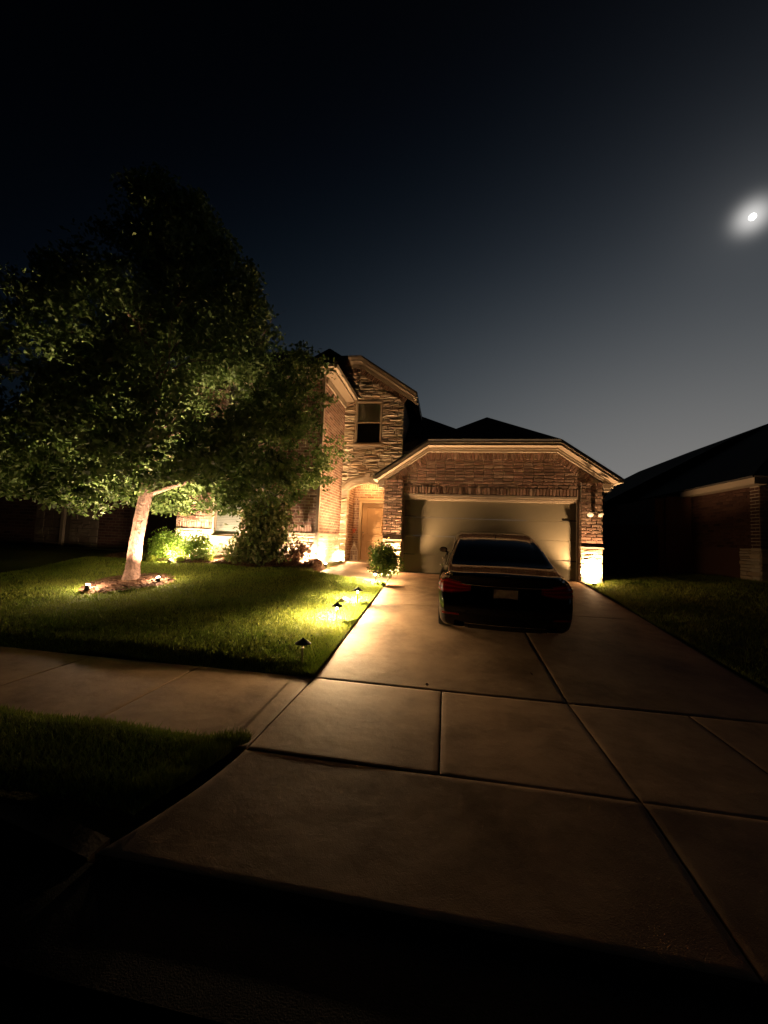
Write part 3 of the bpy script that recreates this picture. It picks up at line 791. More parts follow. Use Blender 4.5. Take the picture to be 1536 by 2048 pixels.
roof_mesh(mb, [[(xl, yf, 6.5), (xr, yf, 6.5), (xc, yf+(xr-xl)/2, 6.5+h)], [(xr, yf, 6.5), (xr, 13.1, 6.5), (xc, 16, 6.5+h), (xc, yf+(xr-xl)/2, 6.5+h)], [(xl, yf, 6.5), (xl, 16, 6.5), (xc, 16, 6.5+h), (xc, yf+(xr-xl)/2, 6.5+h)]])
part(mb, 'wing_roof', SHINGLE, house)
# downspout on the wing's corner
mb = MB(); mb.box(LX1-.06, LX1+.03, WY-.14, WY-.06, .78, 6.34); part(mb, 'downspout', TRIM, house)

# ================================================================ neighbouring houses
nb = thing('brick_house', 'dark neighbouring house at the right edge with one lit brick pier', 'house', (9, 12, .8))
mb = MB()
NX, NY = 7.98, 11.4
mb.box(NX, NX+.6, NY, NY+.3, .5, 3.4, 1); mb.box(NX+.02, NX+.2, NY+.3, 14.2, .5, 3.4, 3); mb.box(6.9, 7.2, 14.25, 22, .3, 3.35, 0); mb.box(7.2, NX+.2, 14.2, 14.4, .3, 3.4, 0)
bricks(mb, (0, NY, 0), X, N, [(NX, NX+.6)], 1.75, 3.36); stones(mb, (0, NY, 0), X, N, [(NX, NX+.6)], .75, 1.75, d=(.01, .04), m=2)
bricks(mb, (NX, NY, 0), (0, 1, 0), (-1, 0, 0), [(.0, 2.8)], 1.75, 3.36, m=3); stones(mb, (NX, NY, 0), (0, 1, 0), (-1, 0, 0), [(0, .7)], .7, 1.75, d=(.01, .03), m=2)  # flank bricks take the darkened copy, shade put into their colour
part(mb, 'wall', [BRICK, MORTAR, STONE, BRICKSHADE], nb)
mb = MB(); mb.box(NX+.61, 8.75, NY+.05, NY+.3, .5, 3.4); mb.box(8.75, 13.65, NY+.05, NY+.3, 3.0, 3.4); mb.box(13.65, 18.0, NY+.05, NY+.3, .5, 3.4); mb.box(17.8, 18, NY+.3, 20, .5, 3.4); part(mb, 'front_wall', BRICKSHADE, nb)
mb = MB()
for k in range(4): mb.box(8.75, 13.65, NY+.2, NY+.25, .85+k*.54, .85+(k+1)*.54-.006)
part(mb, 'garage_door', GDOOR, nb)
mb = MB(); mb.box(NX-.34, NX-.31, NY-.36, 14.2, 3.38, 3.54); mb.box(NX-.30, NX+.0, NY-.36, 14.2, 3.38, 3.4); mb.box(NX-.3, 20, NY-.36, NY-.33, 3.38, 3.54); part(mb, 'fascia_board', TRIM, nb)
mb = MB(); ex = NX-.36; ey = NY-.36
roof_mesh(mb, [[(ex, ey, 3.54), (ex, 17.9, 3.54), (13.1, 18.4, 6.95), (13.1, 16.2, 6.95)], [(ex, ey, 3.54), (13.1, 16.2, 6.95), (18.4, ey, 3.54)], [(6.0, 18, 3.1), (11.73, 18, 6.35), (11.73, 26, 6.35), (6.0, 26, 3.1)], [(11.73, 18, 6.35), (14.6, 18, 7.6), (14.6, 26, 7.6), (11.73, 26, 6.35)], [(22, 18, 3.1), (14.6, 18, 7.6), (14.6, 26, 7.6), (22, 26, 3.1)]])
mb.prism([(6.0, 18.02, 3.1), (22, 18.02, 3.1), (14.6, 18.02, 7.58), (11.73, 18.02, 6.33)], (0, .2, 0))
part(mb, 'roof', SHINGLE, nb)
nl = thing('brick_house', 'dark neighbouring house on the far left with a stone corner and pale ledge', 'house', (-13, 12.2, .6))
mb = MB()
mb.box(-24, -11.1, 12.2, 12.6, .2, 3.4, 1); mb.box(-11.4, -11.1, 12.61, 20, .2, 3.4, 0)
stones(mb, (0, 12.2, 0), X, N, [(-15.1, -13.95), (-13.6, -12.4)], .85, 3.3, .16, .34, .25, .6, d=(.02, .05), m=2)
bricks(mb, (0, 12.2, 0), X, N, [(-12.38, -11.1)], .85, 3.3, .1, .28); bricks(mb, (0, 12.2, 0), X, N, [(-20, -15.12)], .5, 3.3, .12, .32)
part(mb, 'wall', [BRICKSHADE, MORTARSHADE, STONESHADE], nl)  # darkened copies keep this wall dim: night shade in the colours
mb = MB(); mb.box(-15.1, -11.05, 12.08, 12.198, .60, .84); part(mb, 'stone_ledge', CASTST, nl)
mb = MB(); mb.box(-13.86, -13.74, 12.05, 12.15, .85, 3.3); part(mb, 'downspout', TRIM, nl)
mb = MB(); roof_mesh(mb, [[(-25, 11.8, 3.3), (-10.7, 11.8, 3.3), (-14, 16, 5.8), (-22, 16, 5.8)], [(-10.7, 11.8, 3.3), (-10.7, 20, 3.3), (-14, 16, 5.8)], [(-10.7, 20, 3.3), (-25, 20, 3.3), (-22, 16, 5.8), (-14, 16, 5.8)]]); part(mb, 'roof', SHINGLE, nl)
# fences closing both side yards
def fence(x0, x1, y, z0, label):
    f = thing('wooden_fence', label, 'fence', (x0, y, z0))
    mb = MB(); x = x0
    while x < x1-.05:
        w = .14; mb.box(x+.004, min(x+w, x1)-.004, y, y+.02, z0, z0+1.8+random.uniform(-.012, .012)); x += w
    part(mb, 'fence_board', WOOD, f)
    mb = MB(); mb.box(x0, x1, y+.021, y+.06, z0+.4, z0+.49); mb.box(x0, x1, y+.021, y+.06, z0+1.4, z0+1.49); part(mb, 'rail', WOOD, f)
fence(4.16, 6.88, 14.0, .62, 'dark wooden fence closing the side yard right of the garage')
fence(-11.05, -8.25, 13.0, .75, 'dark wooden fence behind the tree trunk left of the brick wing')

# ================================================================ plants
def leaf_mesh(name, C, S, material, parent, origin, droop=.3, aspect=.55, nrm_out=None):
    """one folded leaf of two faces per point; C centres (n,3), S sizes (n)"""
    n = len(C); C = np.asarray(C); S = np.asarray(S)
    d = rng.normal(0, 1, (n, 3)); d[:, 2] -= droop; d /= np.linalg.norm(d, axis=1)[:, None]
    q = rng.normal(0, 1, (n, 3)); q[:, 2] += .3
    s = np.cross(d, q); s /= np.linalg.norm(s, axis=1)[:, None]+1e-9
    nn = np.cross(s, d)
    L_ = S[:, None]; Wd = (S*aspect*.5)[:, None]
    a = C-d*L_*.5; b = C+d*L_*.5; m_ = C+nn*L_*.10-d*L_*.05
    l = m_-s*Wd; r = m_+s*Wd; c1 = C-d*L_*.05
    v = np.stack([a, l, b, c1, r], 1).reshape(-1, 3)-np.array(origin)
    idx = np.arange(n)[:, None]*5
    f = np.concatenate([idx+np.array([[0, 3, 2, 1]]), idx+np.array([[0, 4, 2, 3]])], 1).reshape(-1)
    me = bpy.data.meshes.new(name); me.vertices.add(5*n); me.vertices.foreach_set('co', v.ravel())
    me.loops.add(8*n); me.loops.foreach_set('vertex_index', f.astype(np.int32))
    me.polygons.add(2*n); me.polygons.foreach_set('loop_start', np.arange(0, 8*n, 4, dtype=np.int32))
    me.materials.append(material); me.update(); me.validate()
    o = bpy.data.objects.new(name, me); COL.objects.link(o); o.parent = parent
    return o
tree = thing('shade_tree', 'large leafy tree with a lit trunk in the left front lawn', 'tree', (-6.62, 7.4, .46))
TB = Vector((-6.62, 7.4, .46))
mb = MB()
ptsT = [TB+Vector(v) for v in ((0, 0, -.1), (.0, 0, .02), (.02, 0, .3), (.06, .0, .9), (.12, .02, 1.5), (.2, .03, 2.1), (.25, .05, 2.9), (.25, .1, 4.2), (.2, .1, 5.8), (.1, .1, 7.4))]
radT = [.195, .175, .138, .124, .122, .134, .12, .09, .06, .02]
rows = []
fine = []
for i in range(len(ptsT)-1):
    for t in lin(0, 1, 7)[:-1]: fine.append((ptsT[i].lerp(ptsT[i+1], t), radT[i]*(1-t)+radT[i+1]*t))
for p, r_ in fine:
    row = []
    for j in range(29):
        a = 2*math.pi*(j % 28)/28
        rr = r_*(1+.045*math.sin(a*7+p.z*3)+.03*math.sin(a*13-p.z*6)+.02*math.sin(p.z*25+a*3))
        row.append((p.x+rr*math.cos(a), p.y+rr*math.sin(a), p.z))
    rows.append(row)
mb.grid(rows)
tips = []
def limb(p, d, L_, r_, depth):
    pts = [p]; rad = [r_]; n = 6; q = p.copy(); dd = d.normalized()
    for i in range(n):
        dd = (dd+Vector((random.gauss(0, .12), random.gauss(0, .12), random.gauss(0.02, .1)))).normalized()
        q = q+dd*L_/n; pts.append(q.copy()); rad.append(r_*(1-.75*(i+1)/n))
        if depth < 2 and i >= 1:
            for _ in range(2 if depth == 0 else 1):
                sd = (dd+Vector((random.gauss(0, .7), random.gauss(0, .7), random.gauss(.1, .4)))).normalized()
                limb(q.copy(), sd, L_*random.uniform(.35, .55), rad[-1]*.55, depth+1)
    mb.tube(pts, rad, 7, 0, False); tips.append(q.copy())
for k in range(15):
    z = 2.0+.36*k+random.uniform(-.1, .1)
    base = None
    for (p0, p1) in zip(ptsT, ptsT[1:]):
        if p0.z <= TB.z+z <= p1.z: base = p0.lerp(p1, (TB.z+z-p0.z)/(p1.z-p0.z))
    if base is None: continue
    a = k*2.399+.6; upz = .55+.07*k
    limb(base, Vector((math.cos(a), math.sin(a), upz)), max(1.0, 3.0-.17*k), .075*(1-.04*k), 0)
trunk = part(mb, 'trunk', BARK, tree, True)
ZP = [2.3, 2.55, 2.9, 3.8, 5.1, 6.4, 7.5, 8.4, 9.2, 9.7]; RP = [2.4, 3.8, 4.05, 3.9, 3.4, 2.8, 2.15, 1.5, .85, .15]
def crown_r(z): return float(np.interp(z, ZP, RP))
noise_dirs = rng.normal(0, 1, (10, 3)); noise_ph = rng.uniform(0, 6.3, 10)
def lump(p): return float(np.mean(np.sin(noise_dirs@np.array(p)*1.9+noise_ph)))
C = []; S = []
cnt = 0
while cnt < 3500:
    z = rng.uniform(2.3, 9.7); rr = crown_r(z)
    if rng.random() > (rr/4.4): continue
    a = rng.uniform(0, 6.283); u = rng.random()**.42
    lob = 1+.13*math.sin(3*a+z*1.4)+.09*math.sin(7*a-z*2.3)
    x = -6.5+rr*lob*u*math.cos(a); y = 7.55+rr*lob*u*math.sin(a)*(.72 if math.sin(a) < 0 else 1)
    zz = z+(.22*math.sin(a*2.2+1.2)+.14*math.sin(a*5)-.15*(u-.6) if z < 3.2 else 0)
    if lump((x, y, zz)) < (-.12 if z < 3.3 else .03 if z < 5 else .05): continue
    if x/max(y, .1) < -2.1: pass
    aw = (a+math.pi) % (2*math.pi)-math.pi
    if z < 3.4 and u > .5: zz -= .5*math.exp(-((aw-.15)/.5)**2)*(u-.3)
    if math.hypot(x-0, y-0) < 2.9 or y > 10.2: continue
    if y < 4.6 and zz < 3.4 and x > -5: continue
    cnt += 1
    n = rng.integers(20, 38); R_ = rng.uniform(.16, .36)
    g = rng.normal(0, 1, (n, 3)); g /= np.linalg.norm(g, axis=1)[:, None]; g *= (rng.random((n, 1))**.5)*R_; g[:, 2] *= .6
    C.append(np.array([x, y, zz])+g); S.append(rng.uniform(.075, .14, n))
for p in tips:
    if math.hypot(p.x+6.5, p.y-7.5) > .7*crown_r(p.z) or p.z < 2.4: continue
    n = 20; g = rng.normal(0, .16, (n, 3)); C.append(np.array(p)+g); S.append(rng.uniform(.07, .13, n))
C = np.concatenate(C); S = np.concatenate(S)
leaf_mesh('crown', C, S, LEAF, tree, tuple(TB))
def shrub(name, label, c, rx, ry, h, n, size, material, group=None, stems=7, ellip=True, seed=0, hollow=.45, cat='shrub', droop=.1, aspect=.55):
    t = thing(name, label, cat, c, group)
    mb = MB()
    for i in range(stems):
        a = 6.283*i/stems+random.random(); rr = random.uniform(.35, .8)
        mb.tube([(c[0]+.03*math.cos(a), c[1]+.03*math.sin(a), c[2]-.03), (c[0]+rx*.4*rr*math.cos(a), c[1]+ry*.4*rr*math.sin(a), c[2]+h*.45), (c[0]+rx*rr*math.cos(a), c[1]+ry*rr*math.sin(a), c[2]+h*.85)], [.014, .01, .004], 6)
    part(mb, 'stem', TWIG, t)
    C = []; S = []; k = 0
    ph = rng.uniform(0, 6.3, 4)
    while k < n:
        d = rng.normal(0, 1, 3); d /= np.linalg.norm(d); u = rng.random()**hollow
        az_ = math.atan2(d[1], d[0])
        lob = 1+.12*math.sin(3*az_+ph[0]+d[2]*3)+.1*math.sin(5*az_+ph[1]-d[2]*5)+.07*math.sin(11*az_+ph[2])
        p = np.array([c[0]+rx*d[0]*u*lob, c[1]+ry*d[1]*u*lob, c[2]+h*.5+h*.5*d[2]*u*lob])
        if p[2] < c[2]+.01: continue
        m_ = 7; C.append(p+rng.normal(0, size*.9, (m_, 3))); S.append(rng.uniform(.7, 1.3, m_)*size); k += 1
    leaf_mesh('foliage', np.concatenate(C), np.concatenate(S), material, t, c, droop, aspect)
    return t
GB = 'bushes in front of the brick wing'
shrub('round_bush', 'bright green round bush at the left corner of the brick wing', (-7.85, 10.0, .72), .52, .42, .88, 620, .06, LEAFB, GB)
shrub('round_bush', 'smaller green bush under the left edge of the lit window', (-6.95, 10.0, .72), .5, .42, .86, 600, .055, LEAFB, GB)
shrub('leafy_shrub', 'tall loose shrub with drooping leaves in front of the second window', (-4.95, 10.05, .72), .72, .5, 2.0, 420, .16, LEAFC, None, 9, hollow=.6, droop=.8, aspect=.42)
shrub('leafy_shrub', 'low broad shrub at the foot of the tall loose shrub', (-5.3, 9.95, .72), .6, .4, .75, 220, .13, LEAFC, None, 6, droop=.6, aspect=.42)
shrub('red_shrub', 'small reddish shrub against the glaring stone base near the entry', (-4.0, 10.12, .72), .34, .3, .78, 130, .085, LEAFR, None, 8, hollow=.75)
shrub('boxwood', 'round green shrub in front of the left garage pier', (-1.62, 10.45, .58), .43, .38, .95, 640, .065, LEAFG)
def tuft(label, c, n, h, w):
    t = thing('grass_tuft', label, 'ornamental grass', c, 'grassy tufts along the bed')
    mb = MB()
    for _ in range(n):
        a = random.uniform(0, 6.283); l = h*random.uniform(.6, 1.15); sp_ = w*random.uniform(.4, 1); o = Vector((random.gauss(0, .05), random.gauss(0, .05), 0))
        d = Vector((math.cos(a), math.sin(a), 0)); s_ = Vector((-d.y, d.x, 0))*.006; b = Vector(c)+o
        p = [b, b+d*sp_*.4+Vector((0, 0, l*.7)), b+d*sp_+Vector((0, 0, l*.8))]
        mb.face((p[0]-s_, p[0]+s_, p[1]+s_, p[1]-s_)); mb.face((p[1]-s_, p[1]+s_, p[2]))
    part(mb, 'blade', GRASS, t)
tuft('arching grass tuft at the left end of the planting bed', (-8.55, 9.75, .73), 160, .24, .22)
tuft('arching grass tuft in front of the round bright bush', (-8.0, 9.62, .73), 150, .22, .2)
tuft('arching grass tuft between the two round bushes and the tree', (-7.2, 9.68, .74), 140, .2, .2)
tuft('arching grass tuft just left of the glaring lamp under the window', (-6.45, 9.85, .76), 130, .24, .2)
tuft('pale grass tuft lit by the glaring lamp under the window', (-5.85, 9.9, .77), 130, .22, .22)

# ================================================================ lamps
FIX = mat('lamp_bronze', (.05, .038, .028), .45, metal=.5)
def make_path(loc, label):
    t = thing('path_light', label, 'path light', loc, 'path lights along the driveway edge')
    mb = MB(); mb.lathe([(.0, .333), (.008, .331), (.014, .322), (.098, .268), (.097, .264), (.02, .285), (0, .29)], 28); mb.build('lamp_hat', IRON, t, False, origin=(0, 0, 0))
    mb = MB(); mb.lathe([(.0, -.05), (.0105, -.05), (.0105, .19), (.02, .2), (.02, .215), (0, .215)], 14); mb.build('stem', STEM, t, True, origin=(0, 0, 0))
    mb = MB()
    for a in (0.5, 2.6, 4.7): mb.tube([(.017*math.cos(a), .017*math.sin(a), .21), (.017*math.cos(a), .017*math.sin(a), .285)], .0025, 6)
    mb.build('post', FIX, t, False, origin=(0, 0, 0))
    return t
pl = make_path((-1.69, 4.63, lawn_left(-1.69, 4.63)-.02), 'nearest path light, unlit, its black cone hat in silhouette at the lawn corner')
PL = [((-1.74, 6.3), 'second path light from the sidewalk, with a glaring patch of grass at its foot'),
      ((-1.67, 7.5), 'third path light from the sidewalk, beside the small pale stone'),
      ((-1.66, 9.33), 'farthest path light with a white glowing stem, at the corner of the front walk')]
for (x, y), lab in PL:
    o = copy_tree(pl); o.location = (x, y, lawn_left(x, y)-.02); o['label'] = lab
    mb = MB(); mb.lathe([(0, .215), (.017, .216), (.017, .25), (0, .252)], 14); mb.build('lens', LENSW, o, True, origin=(0, 0, 0))
    lamp('path_lamp', 'SPOT', P_PATH, YELL, (-.03, .0, .262), o, aim=(0, 0, -1), size=174, blend=.25, rad=.012)
# small bullet and well lights
def bullet(loc, aim, label, W, col, size=70, blend=.6, spill=.05, group='uplights in the garden', rad=.03):
    t = thing('spot_light', label, 'uplight', loc, group)
    d = Vector(aim).normalized(); a = d.cross(Vector((.3, .8, .1))).normalized(); b = d.cross(a)
    c = Vector((0, 0, .07)); mb = MB()
    ring_ = lambda r_, h: [tuple(c+d*h+(a*math.cos(q)+b*math.sin(q))*r_) for q in lin(0, 6.28319, 19)]
    mb.grid([ring_(.001, -.07), ring_(.03, -.07), ring_(.042, -.04), ring_(.045, .03), ring_(.041, .03), ring_(.040, .012)])
    mb.build('housing', FIX, t, True, origin=(0, 0, 0))
    mb = MB(); mb.tube([(0, 0, -.12), tuple(c-d*.05)], .009, 8); mb.build('stake', FIX, t, False, origin=(0, 0, 0))
    mb = MB(); mb.grid([ring_(.040, .013), ring_(.040, .035), ring_(.030, .055), ring_(.001, .062)]); mb.build('lens', LENS, t, True, origin=(0, 0, 0))
    lamp('uplight_lamp', 'SPOT', W, col, tuple(c+d*.075), t, aim=d, size=size, blend=blend, rad=rad)
    lamp('spill_lamp', 'POINT', W*spill, col, tuple(c+d*.1), t, rad=.02)
    return t
bullet((-6.86, 6.62, .38), (.05, .42, 1.3), 'uplight on the lawn front left of the tree trunk', P_TREE*.85, PINK, 84, .9, .036)
bullet((-5.98, 7.42, .50), (-.22, .05, 1.0), 'uplight at the right edge of the mulch ring under the tree', P_TREE*1.25, PINK, 104, .9, .026)
bullet((-7.40, 9.55, .70), (.0, .6, .7), 'small uplight in front of the two round bushes', 650, YELL, 150, .7, .12)
def well(loc, aim, label, W, col, size=136, blend=.55, spill=.12):
    t = thing('well_light', label, 'uplight', loc, 'uplights at the foot of the walls')
    mb = MB(); mb.lathe([(.0, -.06), (.055, -.06), (.06, .0), (.066, .012), (.06, .016), (.05, .006), (0.05, -.01)], 20); mb.build('rim', FIX, t, True, origin=(0, 0, 0))
    mb = MB(); mb.lathe([(.05, .0), (.045, .015), (.025, .03), (0, .034)], 18); mb.build('lens', LENS, t, True, origin=(0, 0, 0))
    lamp('well_lamp', 'SPOT', W, col, (0, 0, .05), t, aim=aim, size=size, blend=blend, rad=.03)
    if spill: lamp('spill_lamp', 'POINT', W*spill, col, (0, 0, .09), t, rad=.02)
    return t
well((3.87, 11.0, .665), (0, .28, 1), 'glaring uplight at the foot of the right garage pier', P_WELL*1.7, WARM, 128, .6, .035)
well((-1.72, 11.07, .70), (0, .28, 1), 'uplight hidden behind the round shrub at the left garage pier', P_WELL*3, WARM)
well((-3.56, 12.80, .72), (0, .28, 1), 'glaring uplight at the foot of the stone pier left of the entry arch', P_WELL*11, WARM)
well((-3.46, 11.0, .80), (-.25, .2, 1), 'uplight beside the corner of the brick wing next to the front walk', P_WELL*.75, WARM, 136, .55, .15)
well((-3.93, 10.36, .82), (0, .28, 1), 'uplight behind the small reddish shrub', P_WELL*2.8, PINK, 136, .55, .17)
well((-6.22, 9.9, .79), (0, .3, 1), 'uplight below the lit window', P_WELL*.55, PINK, 136, .55, .09)
well((-7.42, 10.40, .86), (0, .25, 1), 'uplight on the brick wall behind the two round bushes', P_WELL*1.8, PINK)
well((8.35, 11.2, .85), (0, .28, 1), 'uplight at the foot of the neighbouring brick pier', P_WELL*.8, WARM, 110, .6, 0)
# porch ceiling lamp
t = thing('ceiling_lamp', 'warm lamp under the porch ceiling behind the arch', 'ceiling lamp', (-2.72, 13.55, 3.655))
mb = MB(); mb.lathe([(0, 0), (.11, 0), (.11, -.03), (0, -.035)], 20); mb.build('base', FIX, t, True, origin=(0, 0, 0))
mb = MB(); mb.lathe([(.09, -.03), (.085, -.06), (.05, -.085), (0, -.092)], 20); mb.build('shade', mat('porch_shade', (1, 1, 1), .4, emit=(ORANGE, 5)), t, True, origin=(0, 0, 0))
lamp('porch_lamp', 'POINT', P_PORCH, ORANGE, (0, 0, -.16), t, rad=.06)
# twin floodlight on the right pier
t = thing('floodlight', 'white twin floodlight high on the right garage pier', 'floodlight', (3.89, GY-.02, 2.55))
mb = MB(); mb.box(-.045, .045, -.05, .0, -.05, .05); mb.tube([(0, -.05, 0), (0, -.1, -.0)], .016, 8); mb.tube([(-.09, -.1, 0), (.09, -.1, 0)], .012, 8); mb.build('base', FIX, t, False, origin=(0, 0, 0))
for s in (-1, 1):
    d = Vector((s*.35, -.75, -.55)).normalized(); c = Vector((s*.095, -.11, -.01)); a = d.cross(Vector((0, 0, 1))).normalized(); b = d.cross(a)
    rg = lambda r_, h: [tuple(c+d*h+(a*math.cos(q)+b*math.sin(q))*r_) for q in lin(0, 6.28319, 21)]
    mb = MB(); mb.grid([rg(.001, -.02), rg(.03, -.02), rg(.035, .05), rg(.075, .1), rg(.078, .115), rg(.06, .125), rg(.001, .13)]); mb.build('lamp_head', mat('lamp_head_paint', (.34, .32, .29), .5), t, True, origin=(0, 0, 0))

# ================================================================ small things
t = thing('lantern', 'white wire lantern standing on the porch left of the front door', 'lantern', (-3.27, 13.72, .776))
mb = MB()
for q in range(8):
    a = 6.2832*q/8; p = lambda r_, z: (r_*math.cos(a), r_*math.sin(a), z)
    mb.tube([p(.13, .02), p(.13, .36), p(.05, .54)], .007, 5)
for z, r_ in ((.36, .13), (.54, .05), (.2, .13)):
    mb.tube([(r_*math.cos(a), r_*math.sin(a), z) for a in lin(0, 6.2832, 25)], .007, 5, 0, False)
mb.build('cage', WHITE, t, False, origin=(0, 0, 0))
mb = MB(); mb.lathe([(0, 0), (.15, 0), (.15, .02), (.0, .022)], 24); mb.build('base', WHITE, t, False, origin=(0, 0, 0))
mb = MB(); mb.lathe([(0, .54), (.055, .54), (.03, .6), (.0, .61)], 20); mb.tube([(.03*math.cos(a), 0, .63+.03*math.sin(a)) for a in lin(0, 6.2832, 15)], .005, 5, 0, False); mb.build('cap', WHITE, t, False, origin=(0, 0, 0))
mb = MB(); mb.lathe([(0, .022), (.045, .022), (.045, .2), (0, .205)], 18); mb.build('candle', mat('candle_wax', (.75, .68, .55), .6), t, True, origin=(0, 0, 0))
t = thing('flower_spray', 'small red flower spray hanging on the brick beside the front door', 'wall flowers', (-3.36, PY-.03, 1.86))
C = rng.normal(0, .05, (60, 3)); C[:, 1] = -np.abs(C[:, 1])*.5-.01
leaf_mesh('bloom', C, rng.uniform(.03, .06, 60), mat('red_petal', (.55, .06, .025), .6, island=((.7, .2, .08),)), t, (0, 0, 0))
mb = MB(); mb.tube([(0, -.01, .08), (.01, -.02, 0), (-.02, -.02, -.14)], .005, 6); mb.build('stem', TWIG, t, False, origin=(0, 0, 0))
mb = MB(); rows = []
for j in range(9):
    ph = math.pi*j/8; rows.append([(.075*math.sin(ph)*math.cos(a)*(1+.15*math.sin(3*a)), .055*math.sin(ph)*math.sin(a), .045*math.cos(ph)*(1+.1*math.sin(2*a))) for a in lin(0, 6.2832, 19)])
mb.grid(rows); o = mb.build('garden_stone', ROCKM, None, True); o.location = (-1.93, 7.42, lawn_left(-1.93, 7.42)+.05); tag(o, 'small pale stone lying in the grass beside the third path light', 'stone')
def fallen(x, y, z, label, s=.03):
    mb = MB(); a = random.uniform(0, 6); u = Vector((math.cos(a), math.sin(a), .1))*s; w = Vector((-math.sin(a), math.cos(a), .15))*s*.5
    rows = [[tuple(u*k*1.0+w*q*(1-k*k)*1.0+Vector((0, 0, .008+.01*abs(q)))) for q in (-1, -.4, 0, .4, 1)] for k in lin(-1, 1, 7)]
    mb.grid(rows); o = mb.build('fallen_leaf', CHIP, None, True); o.location = (x, y, z); return tag(o, label, 'leaf', 'fallen leaves on the concrete')
fallen(1.06, 5.0, dz(5.0)+.004, 'pale fallen leaf on the driveway behind the car, beside the long joint')
fallen(-.16, 4.45, .012, 'dark fallen leaf on the joint between driveway and sidewalk', .035)

# the moon
mb = MB(); rows = []
for j in range(17):
    ph = math.pi*j/16; rows.append([(12*math.sin(ph)*math.cos(a), 12*math.sin(ph)*math.sin(a), 12*math.cos(ph)) for a in lin(0, 6.28319, 33)])
mb.grid(rows); o = mb.build('moon', mat('moon_surface', (.5, .5, .5), 1, emit=((1, .98, .94), 6)), None, True); o.location = MOON_DIR*2400; tag(o, 'bright full moon with a hazy glow high in the right of the sky', 'moon')
# ================================================================ the parked car
PAINT = mat('black_paint', (.004, .004, .005), .2, spec=0.0, coat=.65)
CARGL = mat('tinted_glass', (.004, .004, .005), .08, spec=.6)
RUBBER = mat('tyre_rubber', (.012, .012, .012), .85)
RIM = mat('alloy_rim', (.3, .3, .3), .3, metal=1)
REDL = mat('tail_lens', (.36, .006, .006), .12, spec=.5, coat=.6)
REDS = mat('tail_strip', (.7, .02, .02), .25)
PLATE = mat('plate_face', (.85, .83, .76), .35, noise=(16, (.6, .58, .54), 3))
BLACKP = mat('black_trim', (.008, .008, .008), .5)
def ci(x, xs, ys):
    if x <= xs[0]: return ys[0]
    if x >= xs[-1]: return ys[-1]
    i = max(j for j in range(len(xs)) if xs[j] <= x); i = min(i, len(xs)-2)
    h = xs[i+1]-xs[i]; t = (x-xs[i])/h
    sl = lambda j: (ys[j+1]-ys[j])/(xs[j+1]-xs[j])
    def tg(j):
        if j == 0: return sl(0)
        if j == len(xs)-1: return sl(j-1)
        a, b = sl(j-1), sl(j)
        return 0 if a*b <= 0 else 2*a*b/(a+b)
    m0, m1 = tg(i)*h, tg(i+1)*h
    return (2*t**3-3*t*t+1)*ys[i]+(t**3-2*t*t+t)*m0+(-2*t**3+3*t*t)*ys[i+1]+(t**3-t*t)*m1
KY = dict(
 w=([0, .05, .12, .25, .5, 1, 3.6, 4.3, 4.7, 4.9, 5.0], [.84, .885, .912, .932, .945, .955, .955, .93, .86, .76, .62]),
 zb=([0, .5, 1, 4, 5], [.27, .22, .2, .2, .24]),
 zs=([0, .3, 1, 2, 3.2, 4, 4.6, 5], [.99, 1.0, .99, .965, .945, .88, .78, .66]),
 ws=([0, .2, .6, 1.2, 2, 3.3, 4, 4.6, 5], [.77, .83, .87, .895, .90, .90, .86, .76, .5]),
 zt=([0, .08, .4, .6, .9, 1.3, 1.75, 2.2, 2.6, 3.0, 3.4, 3.8, 4.1, 4.6, 5], [1.035, 1.055, 1.085, 1.115, 1.22, 1.355, 1.45, 1.482, 1.48, 1.43, 1.29, 1.11, 1.0, .87, .7]),
 we=([0, .3, .6, 1.0, 1.5, 1.9, 2.6, 3.0, 3.6, 4.0, 4.6, 5], [.70, .755, .765, .735, .70, .685, .68, .69, .73, .76, .66, .42]),
 ed=([0, .5, .7, 1.2, 1.8, 3.2, 3.8, 4.2, 5], [.018, .02, .03, .05, .062, .05, .03, .03, .03]))
WYS = (1.02, 4.02); WR = .345; AR_ = .385
def arch(y):
    z = 0
    for c in WYS:
        if abs(y-c) < AR_: z = max(z, WR+math.sqrt(AR_**2-(y-c)**2))
    return z
def yoff(z): return ci(z, [.27, .36, .5, .64, .76, .9, .98, 1.02, 1.06], [.10, .03, 0, .0, .045, .065, .05, .03, .035])
def ring(y):
    g = {k: ci(y, *v) for k, v in KY.items()}; w, zb, zs, ws, zt, we = g['w'], g['zb'], g['zs'], g['ws'], g['zt'], g['we']
    ze = zt-g['ed']; za = arch(y)
    P = [(0, zb), (w*.8, max(zb, za)), (w*.945, max(zb+.04, za)), (w*.985, max(.44, za+.012)), (w, max(.64, za+.03)), (w*.988, zs-.11), (ws+.012, zs-.015)]
    gx = min(ws-.02, we+.75*(ws-.02-we)+.0) ; gz = zs+.012 if ze > zs+.06 else zs+.3*(ze-zs)
    P += [(max(gx, we+.0), gz), (we, ze), (we*.72, zt-.010), (0, zt)]
    return P
def cr(P, k):
    n = len(P); i = min(int(k), n-2); t = k-i
    p0, p1, p2, p3 = P[max(i-1, 0)], P[i], P[i+1], P[min(i+2, n-1)]
    if i == 0: p0 = (2*p1[0]-p2[0], p1[1])
    if i == n-2: p3 = (-p1[0], p1[1])
    f = lambda a, b, c, d: .5*(2*b+(c-a)*t+(2*a-5*b+4*c-d)*t*t+(3*b-a-3*c+d)*t**3)
    return tuple(f(p0[j], p1[j], p2[j], p3[j]) for j in (0, 1))
